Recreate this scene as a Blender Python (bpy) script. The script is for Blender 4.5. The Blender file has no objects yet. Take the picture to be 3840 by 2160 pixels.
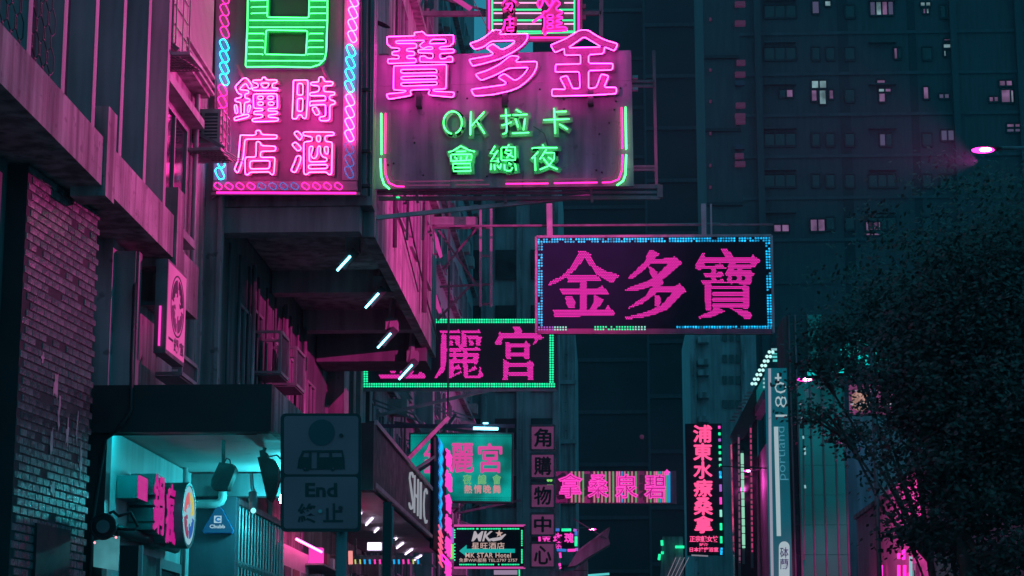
import bpy, math, random
from mathutils import Vector, Matrix
from mathutils.geometry import tessellate_polygon
random.seed(7)
R = math.radians
SC = bpy.context.scene
COL = SC.collection

# ------------------------------------------------------------------ camera
EYE = Vector((0.0, 0.0, 1.6))
PITCH, YAW, FPX = R(11.5), R(2.65), 7552.0        # focal length in photograph pixels (3840 wide)
cam = bpy.data.cameras.new('camera'); camo = bpy.data.objects.new('camera', cam)
COL.objects.link(camo); SC.camera = camo
cam.sensor_width = 36.0; cam.lens = 36.0 * FPX / 3840.0
cam.clip_start = 0.1; cam.clip_end = 2000
camo.location = EYE; camo.rotation_euler = (R(90) + PITCH, 0, YAW)
FW = Vector((-math.sin(YAW) * math.cos(PITCH), math.cos(YAW) * math.cos(PITCH), math.sin(PITCH)))
RT = Vector((math.cos(YAW), math.sin(YAW), 0)); UP = RT.cross(FW)

# ------------------------------------------------------------------ night sky, exposure
world = bpy.data.worlds.new('World'); SC.world = world; world.use_nodes = True
WN = world.node_tree.nodes; bg = WN['Background']
bg.inputs[0].default_value = (0.06, 0.62, 0.93, 1); bg.inputs[1].default_value = 0.36
SC.view_settings.view_transform = 'Standard'; SC.view_settings.look = 'None'
SC.view_settings.exposure = 0; SC.view_settings.gamma = 1
SC.cycles.use_denoising = True
SC.cycles.max_bounces = 5; SC.cycles.diffuse_bounces = 3; SC.cycles.glossy_bounces = 2
SC.cycles.volume_bounces = 0; SC.cycles.sample_clamp_indirect = 4
SC.cycles.caustics_reflective = False; SC.cycles.caustics_refractive = False

# ------------------------------------------------------------------ surveying: photograph pixel -> place in the street
def ray(x, y):
    return FW + RT * ((x - 1920) / FPX) + UP * ((1080 - y) / FPX)
def P(x, y, Y):                      # on the cross-street plane at distance Y
    d = ray(x, y); return EYE + d * (Y / d.y)
def PX(x, y, X):                     # on a wall parallel to the street
    d = ray(x, y); return EYE + d * (X / d.x)
def PZ(x, y, Z):                     # on a horizontal ceiling
    d = ray(x, y); return EYE + d * ((Z - EYE.z) / d.z)

# ------------------------------------------------------------------ mesh building
class MB:
    def __init__(s): s.v = []; s.f = []
    def add(s, vs, fs):
        n = len(s.v); s.v += [Vector(v) for v in vs]; s.f += [tuple(i + n for i in f) for f in fs]; return s
    def box(s, a, b):
        x0, y0, z0 = a; x1, y1, z1 = b
        if x0 > x1: x0, x1 = x1, x0
        if y0 > y1: y0, y1 = y1, y0
        if z0 > z1: z0, z1 = z1, z0
        return s.add([(x0,y0,z0),(x1,y0,z0),(x1,y1,z0),(x0,y1,z0),(x0,y0,z1),(x1,y0,z1),(x1,y1,z1),(x0,y1,z1)],
                     [(0,3,2,1),(4,5,6,7),(0,1,5,4),(1,2,6,5),(2,3,7,6),(3,0,4,7)])
    def beam(s, a, b, w, h=None):    # rectangular bar from a to b
        a, b = Vector(a), Vector(b); h = h or w
        d = (b - a).normalized(); u = d.cross(Vector((0,0,1)))
        if u.length < 1e-3: u = Vector((1,0,0))
        u.normalize(); t = u.cross(d)
        vs = [p + u*(i*w/2) + t*(j*h/2) for p in (a, b) for i, j in ((-1,-1),(1,-1),(1,1),(-1,1))]
        return s.add(vs, [(0,1,2,3),(7,6,5,4),(0,4,5,1),(1,5,6,2),(2,6,7,3),(3,7,4,0)])
    def tube(s, pts, r, n=6, closed=False, rad=None):
        pts = [Vector(p) for p in pts]; m = len(pts); rings = []; prev = None
        for i, p in enumerate(pts):
            a = pts[(i-1) % m] if (closed or i) else p; b = pts[(i+1) % m] if (closed or i < m-1) else p
            d = (b - a)
            if d.length < 1e-9: d = Vector((0,0,1))
            d.normalize()
            if prev is None:
                u = d.cross(Vector((0,1,0)))
                if u.length < .05: u = d.cross(Vector((1,0,0)))
            else: u = prev - d * prev.dot(d)
            if u.length < 1e-6: u = d.orthogonal()
            u.normalize(); prev = u; w = d.cross(u)
            rr = rad[i] if rad else r
            rings.append([p + u*(rr*math.cos(2*math.pi*k/n)) + w*(rr*math.sin(2*math.pi*k/n)) for k in range(n)])
        vs = [v for g in rings for v in g]; fs = []
        for i in range(m if closed else m-1):
            j = (i+1) % m
            for k in range(n):
                fs.append((i*n+k, i*n+(k+1)%n, j*n+(k+1)%n, j*n+k))
        if not closed: fs += [tuple(range(n-1,-1,-1)), tuple((m-1)*n+k for k in range(n))]
        return s.add(vs, fs)
    def prism(s, loops, off):        # loops: first outline then holes, 3D; extruded by off
        loops = [[Vector(p) for p in l] for l in loops]; off = Vector(off)
        tri = tessellate_polygon(loops); flat = [p for l in loops for p in l]; n = len(flat)
        fs = [tuple(t) for t in tri] + [tuple(i + n for i in reversed(t)) for t in tri]; k = 0
        for l in loops:
            m = len(l)
            for i in range(m): fs.append((k+i, k+(i+1)%m, n+k+(i+1)%m, n+k+i))
            k += m
        return s.add(flat + [p + off for p in flat], fs)
    def disc(s, c, ax, r, h, n=20, r2=None):
        c = Vector(c); ax = Vector(ax).normalized(); u = ax.orthogonal().normalized(); w = ax.cross(u); r2 = r if r2 is None else r2
        vs = [c + u*(r*math.cos(2*math.pi*k/n)) + w*(r*math.sin(2*math.pi*k/n)) for k in range(n)]
        vs += [c + ax*h + u*(r2*math.cos(2*math.pi*k/n)) + w*(r2*math.sin(2*math.pi*k/n)) for k in range(n)]
        fs = [tuple(range(n-1,-1,-1)), tuple(range(n, 2*n))] + [(k,(k+1)%n,n+(k+1)%n,n+k) for k in range(n)]
        return s.add(vs, fs)
    def ball(s, c, rx, ry=None, rz=None, n=10, m=6):
        c = Vector(c); ry = ry or rx; rz = rz or rx
        vs = [c + Vector((0,0,-rz))]
        for i in range(1, m):
            t = -math.pi/2 + math.pi*i/m
            for k in range(n): vs.append(c + Vector((rx*math.cos(t)*math.cos(2*math.pi*k/n), ry*math.cos(t)*math.sin(2*math.pi*k/n), rz*math.sin(t))))
        vs.append(c + Vector((0,0,rz))); e = len(vs)-1; fs = []
        for k in range(n): fs += [(0, 1+(k+1)%n, 1+k), (e, 1+(m-2)*n+k, 1+(m-2)*n+(k+1)%n)]
        for i in range(m-2):
            for k in range(n): fs.append((1+i*n+k, 1+i*n+(k+1)%n, 1+(i+1)*n+(k+1)%n, 1+(i+1)*n+k))
        return s.add(vs, fs)
    def mesh(s, name, org, mat, smooth=False):
        me = bpy.data.meshes.new(name); o = Vector(org)
        me.from_pydata([tuple(v - o) for v in s.v], [], s.f)
        if mat: me.materials.append(mat)
        if smooth: me.polygons.foreach_set('use_smooth', [True]*len(me.polygons))
        me.update(); return me

def tag(o, label=None, cat=None, group=None, kind=None):
    if label: o['label'] = label
    if cat: o['category'] = cat
    if group: o['group'] = group
    if kind: o['kind'] = kind
    return o
def origin(o):
    while o.parent: o = o.parent
    return Vector(o.location)
def thing(name, label, cat, loc, group=None):
    o = bpy.data.objects.new(name, None); COL.objects.link(o); o.empty_display_size = .3
    o.location = loc; return tag(o, label, cat, group)
def part(name, mb, mat, parent, smooth=False, label=None, kind=None):
    o = bpy.data.objects.new(name, mb.mesh(name, origin(parent), mat, smooth)); COL.objects.link(o); o.parent = parent
    return tag(o, label, None, None, kind)
def single(name, mb, mat, label, cat, loc, group=None, smooth=False, kind=None):
    o = bpy.data.objects.new(name, mb.mesh(name, loc, mat, smooth)); COL.objects.link(o); o.location = loc
    return tag(o, label, cat, group, kind)
def structure(name, mb, mat, parent=None):
    return single(name, mb, mat, None, None, (0,0,0), kind='structure')
def inst(name, me, parent, pos, rot=None):       # a part that shares its mesh
    o = bpy.data.objects.new(name, me); COL.objects.link(o); o.parent = parent
    o.location = Vector(pos) - origin(parent)
    if rot: o.rotation_euler = rot
    return o
def copy_tree(o, parent=None):
    c = o.copy(); COL.objects.link(c); c.parent = parent
    for ch in list(o.children): copy_tree(ch, c)
    return c

# ------------------------------------------------------------------ materials
MATS = {}
def mat(name, col, rough=.7, var=.25, scale=1.5, streak=0.0, metal=0.0, bump=0.0, spec=.5, speck=0.0):
    m = bpy.data.materials.new(name); m.use_nodes = True; N = m.node_tree.nodes; L = m.node_tree.links
    b = N['Principled BSDF']; b.inputs['Roughness'].default_value = rough; b.inputs['Metallic'].default_value = metal
    b.inputs['Specular IOR Level'].default_value = spec
    tc = N.new('ShaderNodeTexCoord')
    def noise(sc, det, src=None):
        n = N.new('ShaderNodeTexNoise'); n.inputs['Scale'].default_value = sc; n.inputs['Detail'].default_value = det
        L.new(src or tc.outputs['Object'], n.inputs['Vector']); return n
    def ramp(src, lo, hi, c0, c1):
        r = N.new('ShaderNodeMapRange'); r.inputs['From Min'].default_value = lo; r.inputs['From Max'].default_value = hi
        r.inputs['To Min'].default_value = c0; r.inputs['To Max'].default_value = c1; L.new(src, r.inputs['Value']); return r.outputs[0]
    f = ramp(noise(scale, 6).outputs['Fac'], .3, .7, 1-var, 1+var*.6)
    def mul(a, bb):
        n = N.new('ShaderNodeMath'); n.operation = 'MULTIPLY'; L.new(a, n.inputs[0]); L.new(bb, n.inputs[1]); return n.outputs[0]
    if streak:
        mp = N.new('ShaderNodeMapping'); mp.inputs['Scale'].default_value = (2.4, 2.4, .22); L.new(tc.outputs['Object'], mp.inputs[0])
        f = mul(f, ramp(noise(1.6, 5, mp.outputs[0]).outputs['Fac'], .38, .62, 1-streak, 1.05))
    if speck:
        f = mul(f, ramp(noise(scale*6, 2).outputs['Fac'], .30, .36, 1-speck, 1.0))
    mx = N.new('ShaderNodeMix'); mx.data_type = 'RGBA'; mx.blend_type = 'MULTIPLY'; mx.inputs['Factor'].default_value = 1
    mx.inputs['A'].default_value = (*col, 1); L.new(f, mx.inputs['B'])
    L.new(mx.outputs['Result'], b.inputs['Base Color'])
    if bump:
        bp = N.new('ShaderNodeBump'); bp.inputs['Strength'].default_value = bump; bp.inputs['Distance'].default_value = .02
        L.new(noise(scale*8, 4).outputs['Fac'], bp.inputs['Height']); L.new(bp.outputs[0], b.inputs['Normal'])
    L.new(ramp(noise(scale*2, 3).outputs['Fac'], .3, .7, max(.03, rough-.12), min(1, rough+.12)), b.inputs['Roughness'])
    MATS[name] = m; return m
def glow(name, col, s=1.0, sample=True, var=0.0, vscale=3.0):
    m = bpy.data.materials.new(name); m.use_nodes = True; N = m.node_tree.nodes; L = m.node_tree.links
    b = N['Principled BSDF']; b.inputs['Base Color'].default_value = (.05,.05,.05,1); b.inputs['Roughness'].default_value = .85; b.inputs['Specular IOR Level'].default_value = .1
    b.inputs['Emission Color'].default_value = (*col, 1); b.inputs['Emission Strength'].default_value = s
    if var:
        tc = N.new('ShaderNodeTexCoord'); n = N.new('ShaderNodeTexNoise'); n.inputs['Scale'].default_value = vscale
        r = N.new('ShaderNodeMapRange'); r.inputs['From Min'].default_value = .35; r.inputs['From Max'].default_value = .65
        r.inputs['To Min'].default_value = s*(1-var); r.inputs['To Max'].default_value = s
        L.new(tc.outputs['Object'], n.inputs['Vector']); L.new(n.outputs['Fac'], r.inputs['Value']); L.new(r.outputs[0], b.inputs['Emission Strength'])
    if not sample: m.cycles.emission_sampling = 'NONE'
    MATS[name] = m; return m

M_CONC  = mat('weathered_concrete', (.38,.36,.37),    .85, .45, 1.2, .6, bump=.4, speck=.35)
M_CONC2 = mat('smooth_render', (.40,.39,.41), .8, .2, .8, .3, bump=.15)
M_DARKC = mat('sooty_concrete', (.16,.17,.18), .85, .3, .8, .3, bump=.2)
M_WALLP = mat('painted_wall', (.44,.41,.43), .75, .35, .7, .55, bump=.3, speck=.45)
M_SHOP  = mat('shop_wall_paint', (.55,.58,.58), .5, .15, .9, .2)
M_SOFF  = mat('soffit_paint', (.5,.5,.5), .7, .3, .5, 0, bump=.1, speck=.2)
M_TILE  = mat('glazed_tile', (.14,.14,.15), .28, .35, 3, .2, bump=.25)
M_GROUT = mat('dark_grout', (.04,.045,.05), .9)
M_STEEL = mat('painted_steel', (.22,.21,.23), .5, .3, 2, .3, metal=.3)
M_GALV  = mat('galvanised_steel', (.42,.42,.44), .45, .25, 3, .2, metal=.5)
M_BLACK = mat('black_paint', (.03,.035,.04), .5, .2, 2)
M_BOARD = mat('sign_sheet_metal', (.44,.26,.42), .5, .3, 1.0, .4, metal=.1, bump=.1, speck=.3)
M_HOTELB= mat('hotel_sign_backboard', (.19,.15,.19), .5, .2, 1.0, .25, bump=.1)
M_GBOARD= mat('green_panel_enamel', (.06,.30,.15), .45, .15, 1.5, .2)
M_GDARK = mat('green_panel_window', (.12,.13,.11), .6, .2, 2)
M_PANEL = mat('letter_tray_pink', (.24,.12,.20), .5, .2, 2, .2)
M_PANELG= mat('letter_tray_green', (.28,.4,.33), .5, .2, 2, .2)
M_NAVY  = mat('black_led_board', (.012,.035,.045), .9, .2, 2, spec=.1)
M_GLASS = mat('dark_window_glass', (.02,.03,.035), .12, .2, 1, spec=.8)
M_FRAME = mat('window_frame_paint', (.3,.3,.32), .5, .2, 3)
M_TOWER = mat('tower_render', (.10,.09,.105), .9, .2, .12, .15)
M_TOWERD= mat('tower_dark', (.05,.05,.06), .9, .2, .3)
M_AC    = mat('air_conditioner_case', (.42,.41,.40), .55, .3, 3, .3)
M_ACD   = mat('air_conditioner_grille', (.05,.06,.07), .6)
M_ASPH  = mat('asphalt', (.05,.05,.052), .6, .4, 2, bump=.4)
M_PAVE  = mat('paving_stone', (.25,.24,.24), .7, .3, 1.5, bump=.3)
M_KERB  = mat('granite_kerb', (.3,.3,.3), .7, .3, 3)
M_LINE  = mat('road_paint', (.75,.75,.72), .6, .3, 4)
M_YLINE = mat('yellow_road_paint', (.7,.5,.08), .6, .3, 4)
M_LEAF  = mat('dark_foliage', (.04,.075,.06), .6, .5, .9)
M_LEAF2 = mat('pale_foliage', (.035,.06,.045), .55, .5, .9)
M_BARK  = mat('bark', (.09,.075,.07), .9, .4, 4, bump=.5)
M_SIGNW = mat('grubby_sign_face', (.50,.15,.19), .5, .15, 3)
M_WHITE = mat('white_paint', (.75,.75,.78), .5, .1, 3)
M_BLUE  = mat('blue_alarm_plastic', (.02,.2,.5), .35, .1, 3)
M_CURT  = mat('curtain_glass', (.12,.3,.32), .25, .35, .4, .3, spec=.8)
M_BANNER= mat('teal_banner', (.05,.28,.33), .5, .2, .6)
M_TEAL  = mat('teal_rim', (.03,.2,.2), .5)

G_PINK  = glow('neon_pink', (24,.62,12), 1.0)
G_ROSE  = glow('neon_rose', (9.0,.62,2.9), 1.6)
G_MAG   = glow('neon_magenta', (2.6,.05,.95), 1.0)
G_MAGD  = glow('neon_magenta_dim', (1.1,.06,.6), 1.0)
G_GREEN = glow('neon_green', (.20,3.6,.62), 1.5)
G_GREEN2= glow('neon_sea_green', (.05,1.3,.45), 1.0)
G_CYAN  = glow('neon_cyan', (.02,2.2,4.2), 1.8)
G_CYAND = glow('neon_blue_dim', (.03,.18,.62), 1.0)
G_LEDP  = glow('led_pink', (1.0,.03,.50), 1.45, False)
G_LEDB  = glow('led_blue', (.01,.55,1.1), 1.6, False, .8, 9.0)
G_LEDG  = glow('led_green', (.015,.85,.36), 1.5, False, .3, 9.0)
G_LEDW  = glow('led_pale', (.3,.85,.7), 1.0, False)
G_LEDV  = glow('led_violet', (.4,.12,.6), 1.0, False)
G_WHITE = glow('white_tube', (1.6,1.3,1.8), 1.6)
G_COOL  = glow('cool_white_tube', (.75,3.0,3.8), 1.3)
G_BOXP  = glow('lit_pink_acrylic', (.78,.09,.38), 1.0, False, .25, .8)
G_TEAL  = glow('lit_teal_acrylic', (0.0,.40,.35), .95, False, .75, 1.1)
G_LAMP  = glow('street_lamp_glass', (4.5,.10,1.9), 1.6)
G_BULB  = glow('lamp_bulb', (12,5,11), 3.0)
G_LAMP2 = glow('far_street_lamp_glass', (4.5,.12,1.7), 1.0)
HAZE = 0.0003

# ------------------------------------------------------------------ lettering from Blender's built-in font
_G = {}
def glyph(s, ext=0.0, off=0.0, tube=0.0, spacing=1.0):
    k = (s, ext, off, tube, spacing)
    if k in _G: return _G[k]
    c = bpy.data.curves.new('lettering', 'FONT'); c.body = s; c.size = 1; c.space_character = spacing; c.resolution_u = 2
    c.offset = off
    if tube: c.fill_mode = 'NONE'; c.bevel_depth = tube; c.bevel_resolution = 0
    elif ext: c.extrude = ext
    o = bpy.data.objects.new('lettering', c); COL.objects.link(o)
    dg = bpy.context.evaluated_depsgraph_get(); dg.update(); e = o.evaluated_get(dg); m = e.to_mesh()
    vs = [v.co.copy() for v in m.vertices]; fs = [tuple(p.vertices) for p in m.polygons]; e.to_mesh_clear()
    bpy.data.objects.remove(o); bpy.data.curves.remove(c)
    xs = [v.x for v in vs]; ys = [v.y for v in vs]; x0, x1, y0, y1 = min(xs), max(xs), min(ys), max(ys)
    out = ([((v.x-x0)/max(x1-x0, 1e-6), (v.y-y0)/max(y1-y0, 1e-6), v.z) for v in vs], fs, (x1-x0), (y1-y0))
    _G[k] = out; return out
def put(mb, g, f):                    # f maps (u, v, w) to the world
    vs, fs, _, _ = g; return mb.add([f(*v) for v in vs], fs)
def bold(mb, ch, f, t=.02, w0=0.0, dw=.004):       # thick strokes for dense characters: shifted copies, each a hair in front
    g_ = glyph(ch)
    for i, (a, b) in enumerate(((0,0),(t,0),(-t,0),(0,t),(0,-t))):
        put(mb, g_, lambda u, v, w: f(u+a, v+b, w0 + dw*i))
    return mb
def face_map(x0, y0, x1, y1, Y, wy=1.0):    # photograph box on a sign facing the camera (x0,y0 top left)
    a, b, c = P(x0, y1, Y), P(x1, y1, Y), P(x0, y0, Y)
    return lambda u, v, w: Vector((a.x + (b.x-a.x)*u + (c.x-a.x)*v, Y - w*wy, a.z + (b.z-a.z)*u + (c.z-a.z)*v))
def side_map(Y0, Y1, Z0, Z1, X, wx=1.0):    # a sign on a street-parallel wall, read from the road
    return lambda u, v, w: Vector((X + w*wx, Y0 + (Y1-Y0)*u, Z0 + (Z1-Z0)*v))

def chaikin(l, n=1):
    for _ in range(n):
        o = []
        for i in range(len(l)):
            a, b = Vector(l[i]), Vector(l[(i+1) % len(l)]); d = (b-a).length
            t = min(.25, .03/ d) if d > 1e-6 else .25
            o += [a + (b-a)*t, b - (b-a)*t]
        l = o
    return l
def zpts(l, org, s): return [(org[0] + x*s, org[1] + y*s) for x, y in l]

# ------------------------------------------------------------------ ground
g = MB().add([(-75,-60,0),(75,-60,0),(75,420,0),(-75,420,0)], [(0,1,2,3)]); structure('ground', g, M_PAVE)
structure('road', MB().add([(-3.6,-60,.004),(5.4,-60,.004),(5.4,420,.004),(-3.6,420,.004)], [(0,1,2,3)]), M_ASPH)
structure('pavement', MB().box((-7.6,-60,.006),(-3.75,420,.13)), M_PAVE)
structure('pavement', MB().box((5.55,-60,.006),(9.6,420,.13)), M_PAVE)
structure('kerb', MB().box((-3.75,-60,.006),(-3.6,420,.135)), M_KERB)
structure('kerb', MB().box((5.4,-60,.006),(5.55,420,.135)), M_KERB)
mb = MB()
for i in range(40): mb.add([(.85,i*10-20,.008),(.97,i*10-20,.008),(.97,i*10-16,.008),(.85,i*10-16,.008)], [(0,1,2,3)])
structure('lane_marking', mb, M_LINE)
mb = MB()
for x in (-3.3,-3.1,4.9,5.1): mb.add([(x,-60,.008),(x+.1,-60,.008),(x+.1,420,.008),(x,420,.008)], [(0,1,2,3)])
structure('kerbside_line', mb, M_YLINE)

# ------------------------------------------------------------------ near building on the left
NB = thing('shop_building', 'near concrete building with tiled pillar, sloping balcony band and cyan lit shop canopy', 'building', (-7.5,27,0))
part('wall', MB().box((-14,18,0),(-7.5,35.2,24)), M_DARKC, NB)
part('street_wall', MB().box((-7.5,28.62,0),(-7.2,35.25,24)), M_WALLP, NB)
BAND = part('balcony_band', MB().box((-7.5,18,8.22),(-6.6,29.93,8.88)), M_CONC, NB)
part('balcony_band', MB().box((-7.45,30.42,7.62),(-6.6,31.9,8.48)), M_CONC, NB)
part('band_block', MB().box((-7.02,25.5,8.09),(-6.55,25.98,9.32)), M_CONC, NB)
part('band_block', MB().box((-7.12,29.94,8.09),(-6.55,30.42,9.34)), M_CONC, NB)
fin = MB().box((-.17,0,8.884),(.17,.17,19)).mesh('fin', (0,0,0), M_CONC2)
for y in (22.2,23.7,25.2,26.7,28.2,29.55): inst('fin', fin, NB, (-6.87,y,0)).location.z = 0
pane = MB().box((-.02,0,8.884),(.02,1.33,19)).mesh('pane', (0,0,0), M_GLASS)
for y in (23.87,25.37,26.87,28.37): inst('pane', pane, NB, (-7.25,y,0)).location.z = 0
part('panel', MB().box((-7.19,28.39,8.89),(-7.12,29.54,19)), M_CONC2, NB)
mb = MB()
for i in range(8):
    for j in range(12):
        y, z = 20.9 + i*.33 + (j%2)*.165, 9.0 + j*.25
        c = [(y+.165*math.cos(a)*.95, z+.15*math.sin(a)*1.2) for a in [R(30+60*k) for k in range(6)]]
        for k in range(6):
            a, b = c[k], c[(k+1)%6]; mb.beam((-6.75,a[0],a[1]), (-6.75,b[0],b[1]), .009)
tag(part('mesh_screen', mb, M_BLACK, NB), kind='stuff')
# tiled pillar
pa, pb = Vector((-7.235,24.3,0)), Vector((-7.0,26.9,0)); dv = (pb-pa); Lw = dv.length; dv.normalize(); nv = Vector((dv.y,-dv.x,0))
if nv.x < 0: nv = -nv
mb = MB().prism([[(-7.235,24.3,0),(-7.0,26.9,0),(-7.5,26.9,0),(-7.6,24.3,0)]], (0,0,8.2)); PIL = part('tiled_pillar', mb, M_GROUT, NB)
tiles = []
tms = []
for k, c in enumerate([(.15,.14,.15),(.11,.11,.12),(.20,.19,.20),(.08,.08,.09)]):
    m_ = mat('glazed_tile_%d' % k, c, .22, .3, 4, .15, bump=.35, spec=.7)
    t = MB(); w, h, d = .118, .046, .012
    t.add([(-w,0,-h),(w,0,-h),(w,0,h),(-w,0,h),(-w+.006,d,-h+.006),(w-.006,d,-h+.006),(w-.006,d,h-.006),(-w+.006,d,h-.006)],
          [(0,1,2,3),(4,7,6,5),(0,4,5,1),(1,5,6,2),(2,6,7,3),(3,7,4,0)])
    tms.append(t.mesh('tile', (0,0,0), m_))
ang = math.atan2(dv.y, dv.x); rest = MB(); n = 0
for r in range(73):
    z = 8.14 - r*.107
    for c in range(11):
        s = .13 + c*.243 - (.12 if r % 2 else 0)
        if s < .06: continue
        if random.random() < .035: continue
        p = pa + dv*s + nv*.001; p.z = z
        if n < 300 and 2.9 < z:
            o = bpy.data.objects.new('tile', random.choices(tms, (5,3,3,2))[0]); COL.objects.link(o); o.parent = PIL
            o.location = p - Vector(NB.location); jit = random.uniform(-.02,.02)
            o.rotation_euler = (random.uniform(-.012,.012), 0, ang + math.pi + jit) if nv.dot(Vector((math.sin(ang),-math.cos(ang),0))) > 0 else (0,0,ang+jit)
            n += 1
        else:
            q = p + nv*.012
            rest.add([p-dv*.118+Vector((0,0,-.046)), p+dv*.118+Vector((0,0,-.046)), p+dv*.118+Vector((0,0,.046)), p-dv*.118+Vector((0,0,.046)),
                      q-dv*.112+Vector((0,0,-.04)), q+dv*.112+Vector((0,0,-.04)), q+dv*.112+Vector((0,0,.04)), q-dv*.112+Vector((0,0,.04))],
                     [(0,1,2,3),(4,5,6,7),(0,1,5,4),(1,2,6,5),(2,3,7,6),(3,0,4,7)])
o = part('lower_tiles', rest, M_TILE, NB, kind='stuff')
random.seed(11)
for cx, cy, w_, h_ in ((1.25,5.55,.10,.22),(1.4,5.2,.06,.3),(1.2,4.8,.05,.25),(1.75,5.0,.06,.2),(2.1,5.1,.05,.28),(2.3,4.7,.05,.3),(1.3,4.25,.12,.12),(.75,5.85,.06,.07)):
    k = 15; pts = []
    for i in range(k):
        a = 2*math.pi*i/k; rr = random.uniform(.35,1.2)
        p = pa + dv*(cx + w_*rr*math.cos(a)) + nv*.016; p.z = cy + h_*rr*math.sin(a); pts.append(p)
    part('poster_scrap', MB().prism([pts], nv*.003), M_GALV, PIL)
hp = pa + dv*1.25
part('hatch', MB().prism([[pa+dv*.75+Vector((0,0,2.2)), pa+dv*1.95+Vector((0,0,2.2)), pa+dv*1.95+Vector((0,0,3.75)), pa+dv*.75+Vector((0,0,3.75))]], nv*.05), M_BLACK, PIL)
part('pier', MB().box((-7.5,28.8,5.98),(-6.9,29.1,8.08)), M_CONC2, NB)
part('pier_edge', MB().box((-6.895,28.84,5.98),(-6.86,29.04,8.08)), M_CONC, NB)
# oriel with ribbed, brightly lit street face
OR = part('oriel', MB().box((-7.2,30.6,12.0),(-6.93,34.0,20)), M_WALLP, NB)
rib = MB().box((0,0,12.45),(.03,.085,20)).mesh('rib', (0,0,0), M_WALLP)
for i in range(32):
    inst('rib', rib, OR, (-6.928,30.68+i*.103,0)).location.z = 0
for i, z in enumerate((12.06,12.2,12.36)): part('moulding', MB().box((-6.925,30.6,z),(-6.86-.0*i,34.05,z+.05)), M_CONC2, OR)
# window on the recessed wall
def side_window(parent, Y0, Y1, Z0, Z1, X, n=2, fr=M_FRAME, gl=M_GLASS):
    f = MB(); t = .06
    f.box((X,Y0,Z0),(X+.07,Y1,Z0+t)); f.box((X,Y0,Z1-t),(X+.07,Y1,Z1))
    for i in range(n+1):
        y = Y0 + (Y1-Y0-t)*i/n; f.box((X,y,Z0+t),(X+.068,y+t,Z1-t))
    w = part('window', f, fr, parent)
    for i in range(n):
        a = Y0 + (Y1-Y0-t)*i/n + t; b = Y0 + (Y1-Y0-t)*(i+1)/n
        part('pane', MB().box((X+.01,a,Z0+t),(X+.03,b,Z1-t)), gl, w)
    return w
side_window(NB, 31.2, 33.2, 9.3, 11.2, -7.195)
part('sill', MB().box((-7.2,31.0,9.12),(-6.98,33.4,9.26)), M_CONC2, NB)
part('ledge', MB().box((-7.2,30.8,11.35),(-6.95,33.7,11.5)), M_CONC2, NB)
part('drainpipe', MB().tube([(-7.1,33.75,3),(-7.1,33.75,19)], .05, 8), M_GALV, NB, True)
# canopy over the shop
part('canopy_fascia', MB().box((-7.32,28.2,5.30),(-4.73,28.45,5.98)), M_BLACK, NB)
part('canopy_side', MB().box((-4.85,28.452,5.36),(-4.73,34.6,5.98)), M_CONC, NB)
part('canopy_soffit', MB().box((-7.2,28.452,5.42),(-4.852,34.5,5.54)), M_SOFF, NB)
part('canopy_top', MB().box((-7.2,28.452,5.86),(-4.852,34.5,5.95)), M_DARKC, NB)
part('shop_wall', MB().box((-7.2,28.62,3.3),(-7.13,34.4,5.39)), M_SHOP, NB)
part('corner_post', MB().box((-7.42,28.32,0),(-7.1,28.6,5.35)), M_BLACK, NB)
part('shutter_box', MB().tube([(-6.98,28.7,3.95),(-6.98,32.6,3.98)], .09, 8), M_BLACK, NB, True)
part('side_wall', MB().box((-7.2,34.5,0),(-6.36,34.8,5.0)), mat('slate_wall', (.10,.10,.13), .7, .2, 1.2, .2, bump=.1), NB)
part('lintel', MB().box((-7.2,34.42,5.0),(-4.9,34.75,5.39)), M_DARKC, NB)
GR = part('folding_grille', MB().box((-6.50,34.85,4.9),(-6.36,40.2,5.0)), M_STEEL, NB)
bar = MB().tube([(0,0,0),(0,0,3.2)], .02, 5); bar.ball((0,0,1.5), .05, .05, .09, 6, 4); bar.ball((0,0,2.2), .05, .05, .07, 6, 4)
bar = bar.mesh('grille_bar', (0,0,0), M_GALV)
for i in range(17): inst('grille_bar', bar, GR, (-6.43,34.95+i*.32,1.7))
part('hoarding', MB().box((-6.9,34.85,0),(-6.8,41.5,5.0)), M_DARKC, NB)
part('shop_door_frame', MB().box((-7.13,31.6,0),(-7.0,31.72,3.75)).box((-7.13,33.1,0),(-7.0,33.22,3.75)).box((-7.13,31.72,3.6),(-7.0,33.1,3.75)), M_FRAME, NB)
part('shop_door', MB().box((-7.12,31.725,0),(-7.06,33.095,3.595)), M_GLASS, NB)
part('conduit', MB().tube([(-6.95,29.0,7.9),(-6.75,28.15,6.3),(-6.72,28.12,5.6),(-6.9,28.12,5.32),(-7.1,28.2,5.2),(-7.25,28.25,4.0),(-7.25,28.25,2.5)], .03, 6), M_BLACK, NB, True)
part('conduit', MB().tube([(-7.1,28.3,5.3),(-6.2,28.6,5.34),(-5.0,28.6,5.34)], .035, 6), M_BLACK, NB, True)
part('waste_pipe', MB().tube([P(700,1890,34.4),P(812,1890,34.4),P(828,1882,34.4),P(835,1868,34.4),P(836,1832,34.4)], .075, 10), M_SHOP, NB, True)
part('fire_hatch', MB().box((-7.12,29.9,2.9),(-6.95,31.1,3.72)), M_DARKC, NB)

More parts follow.
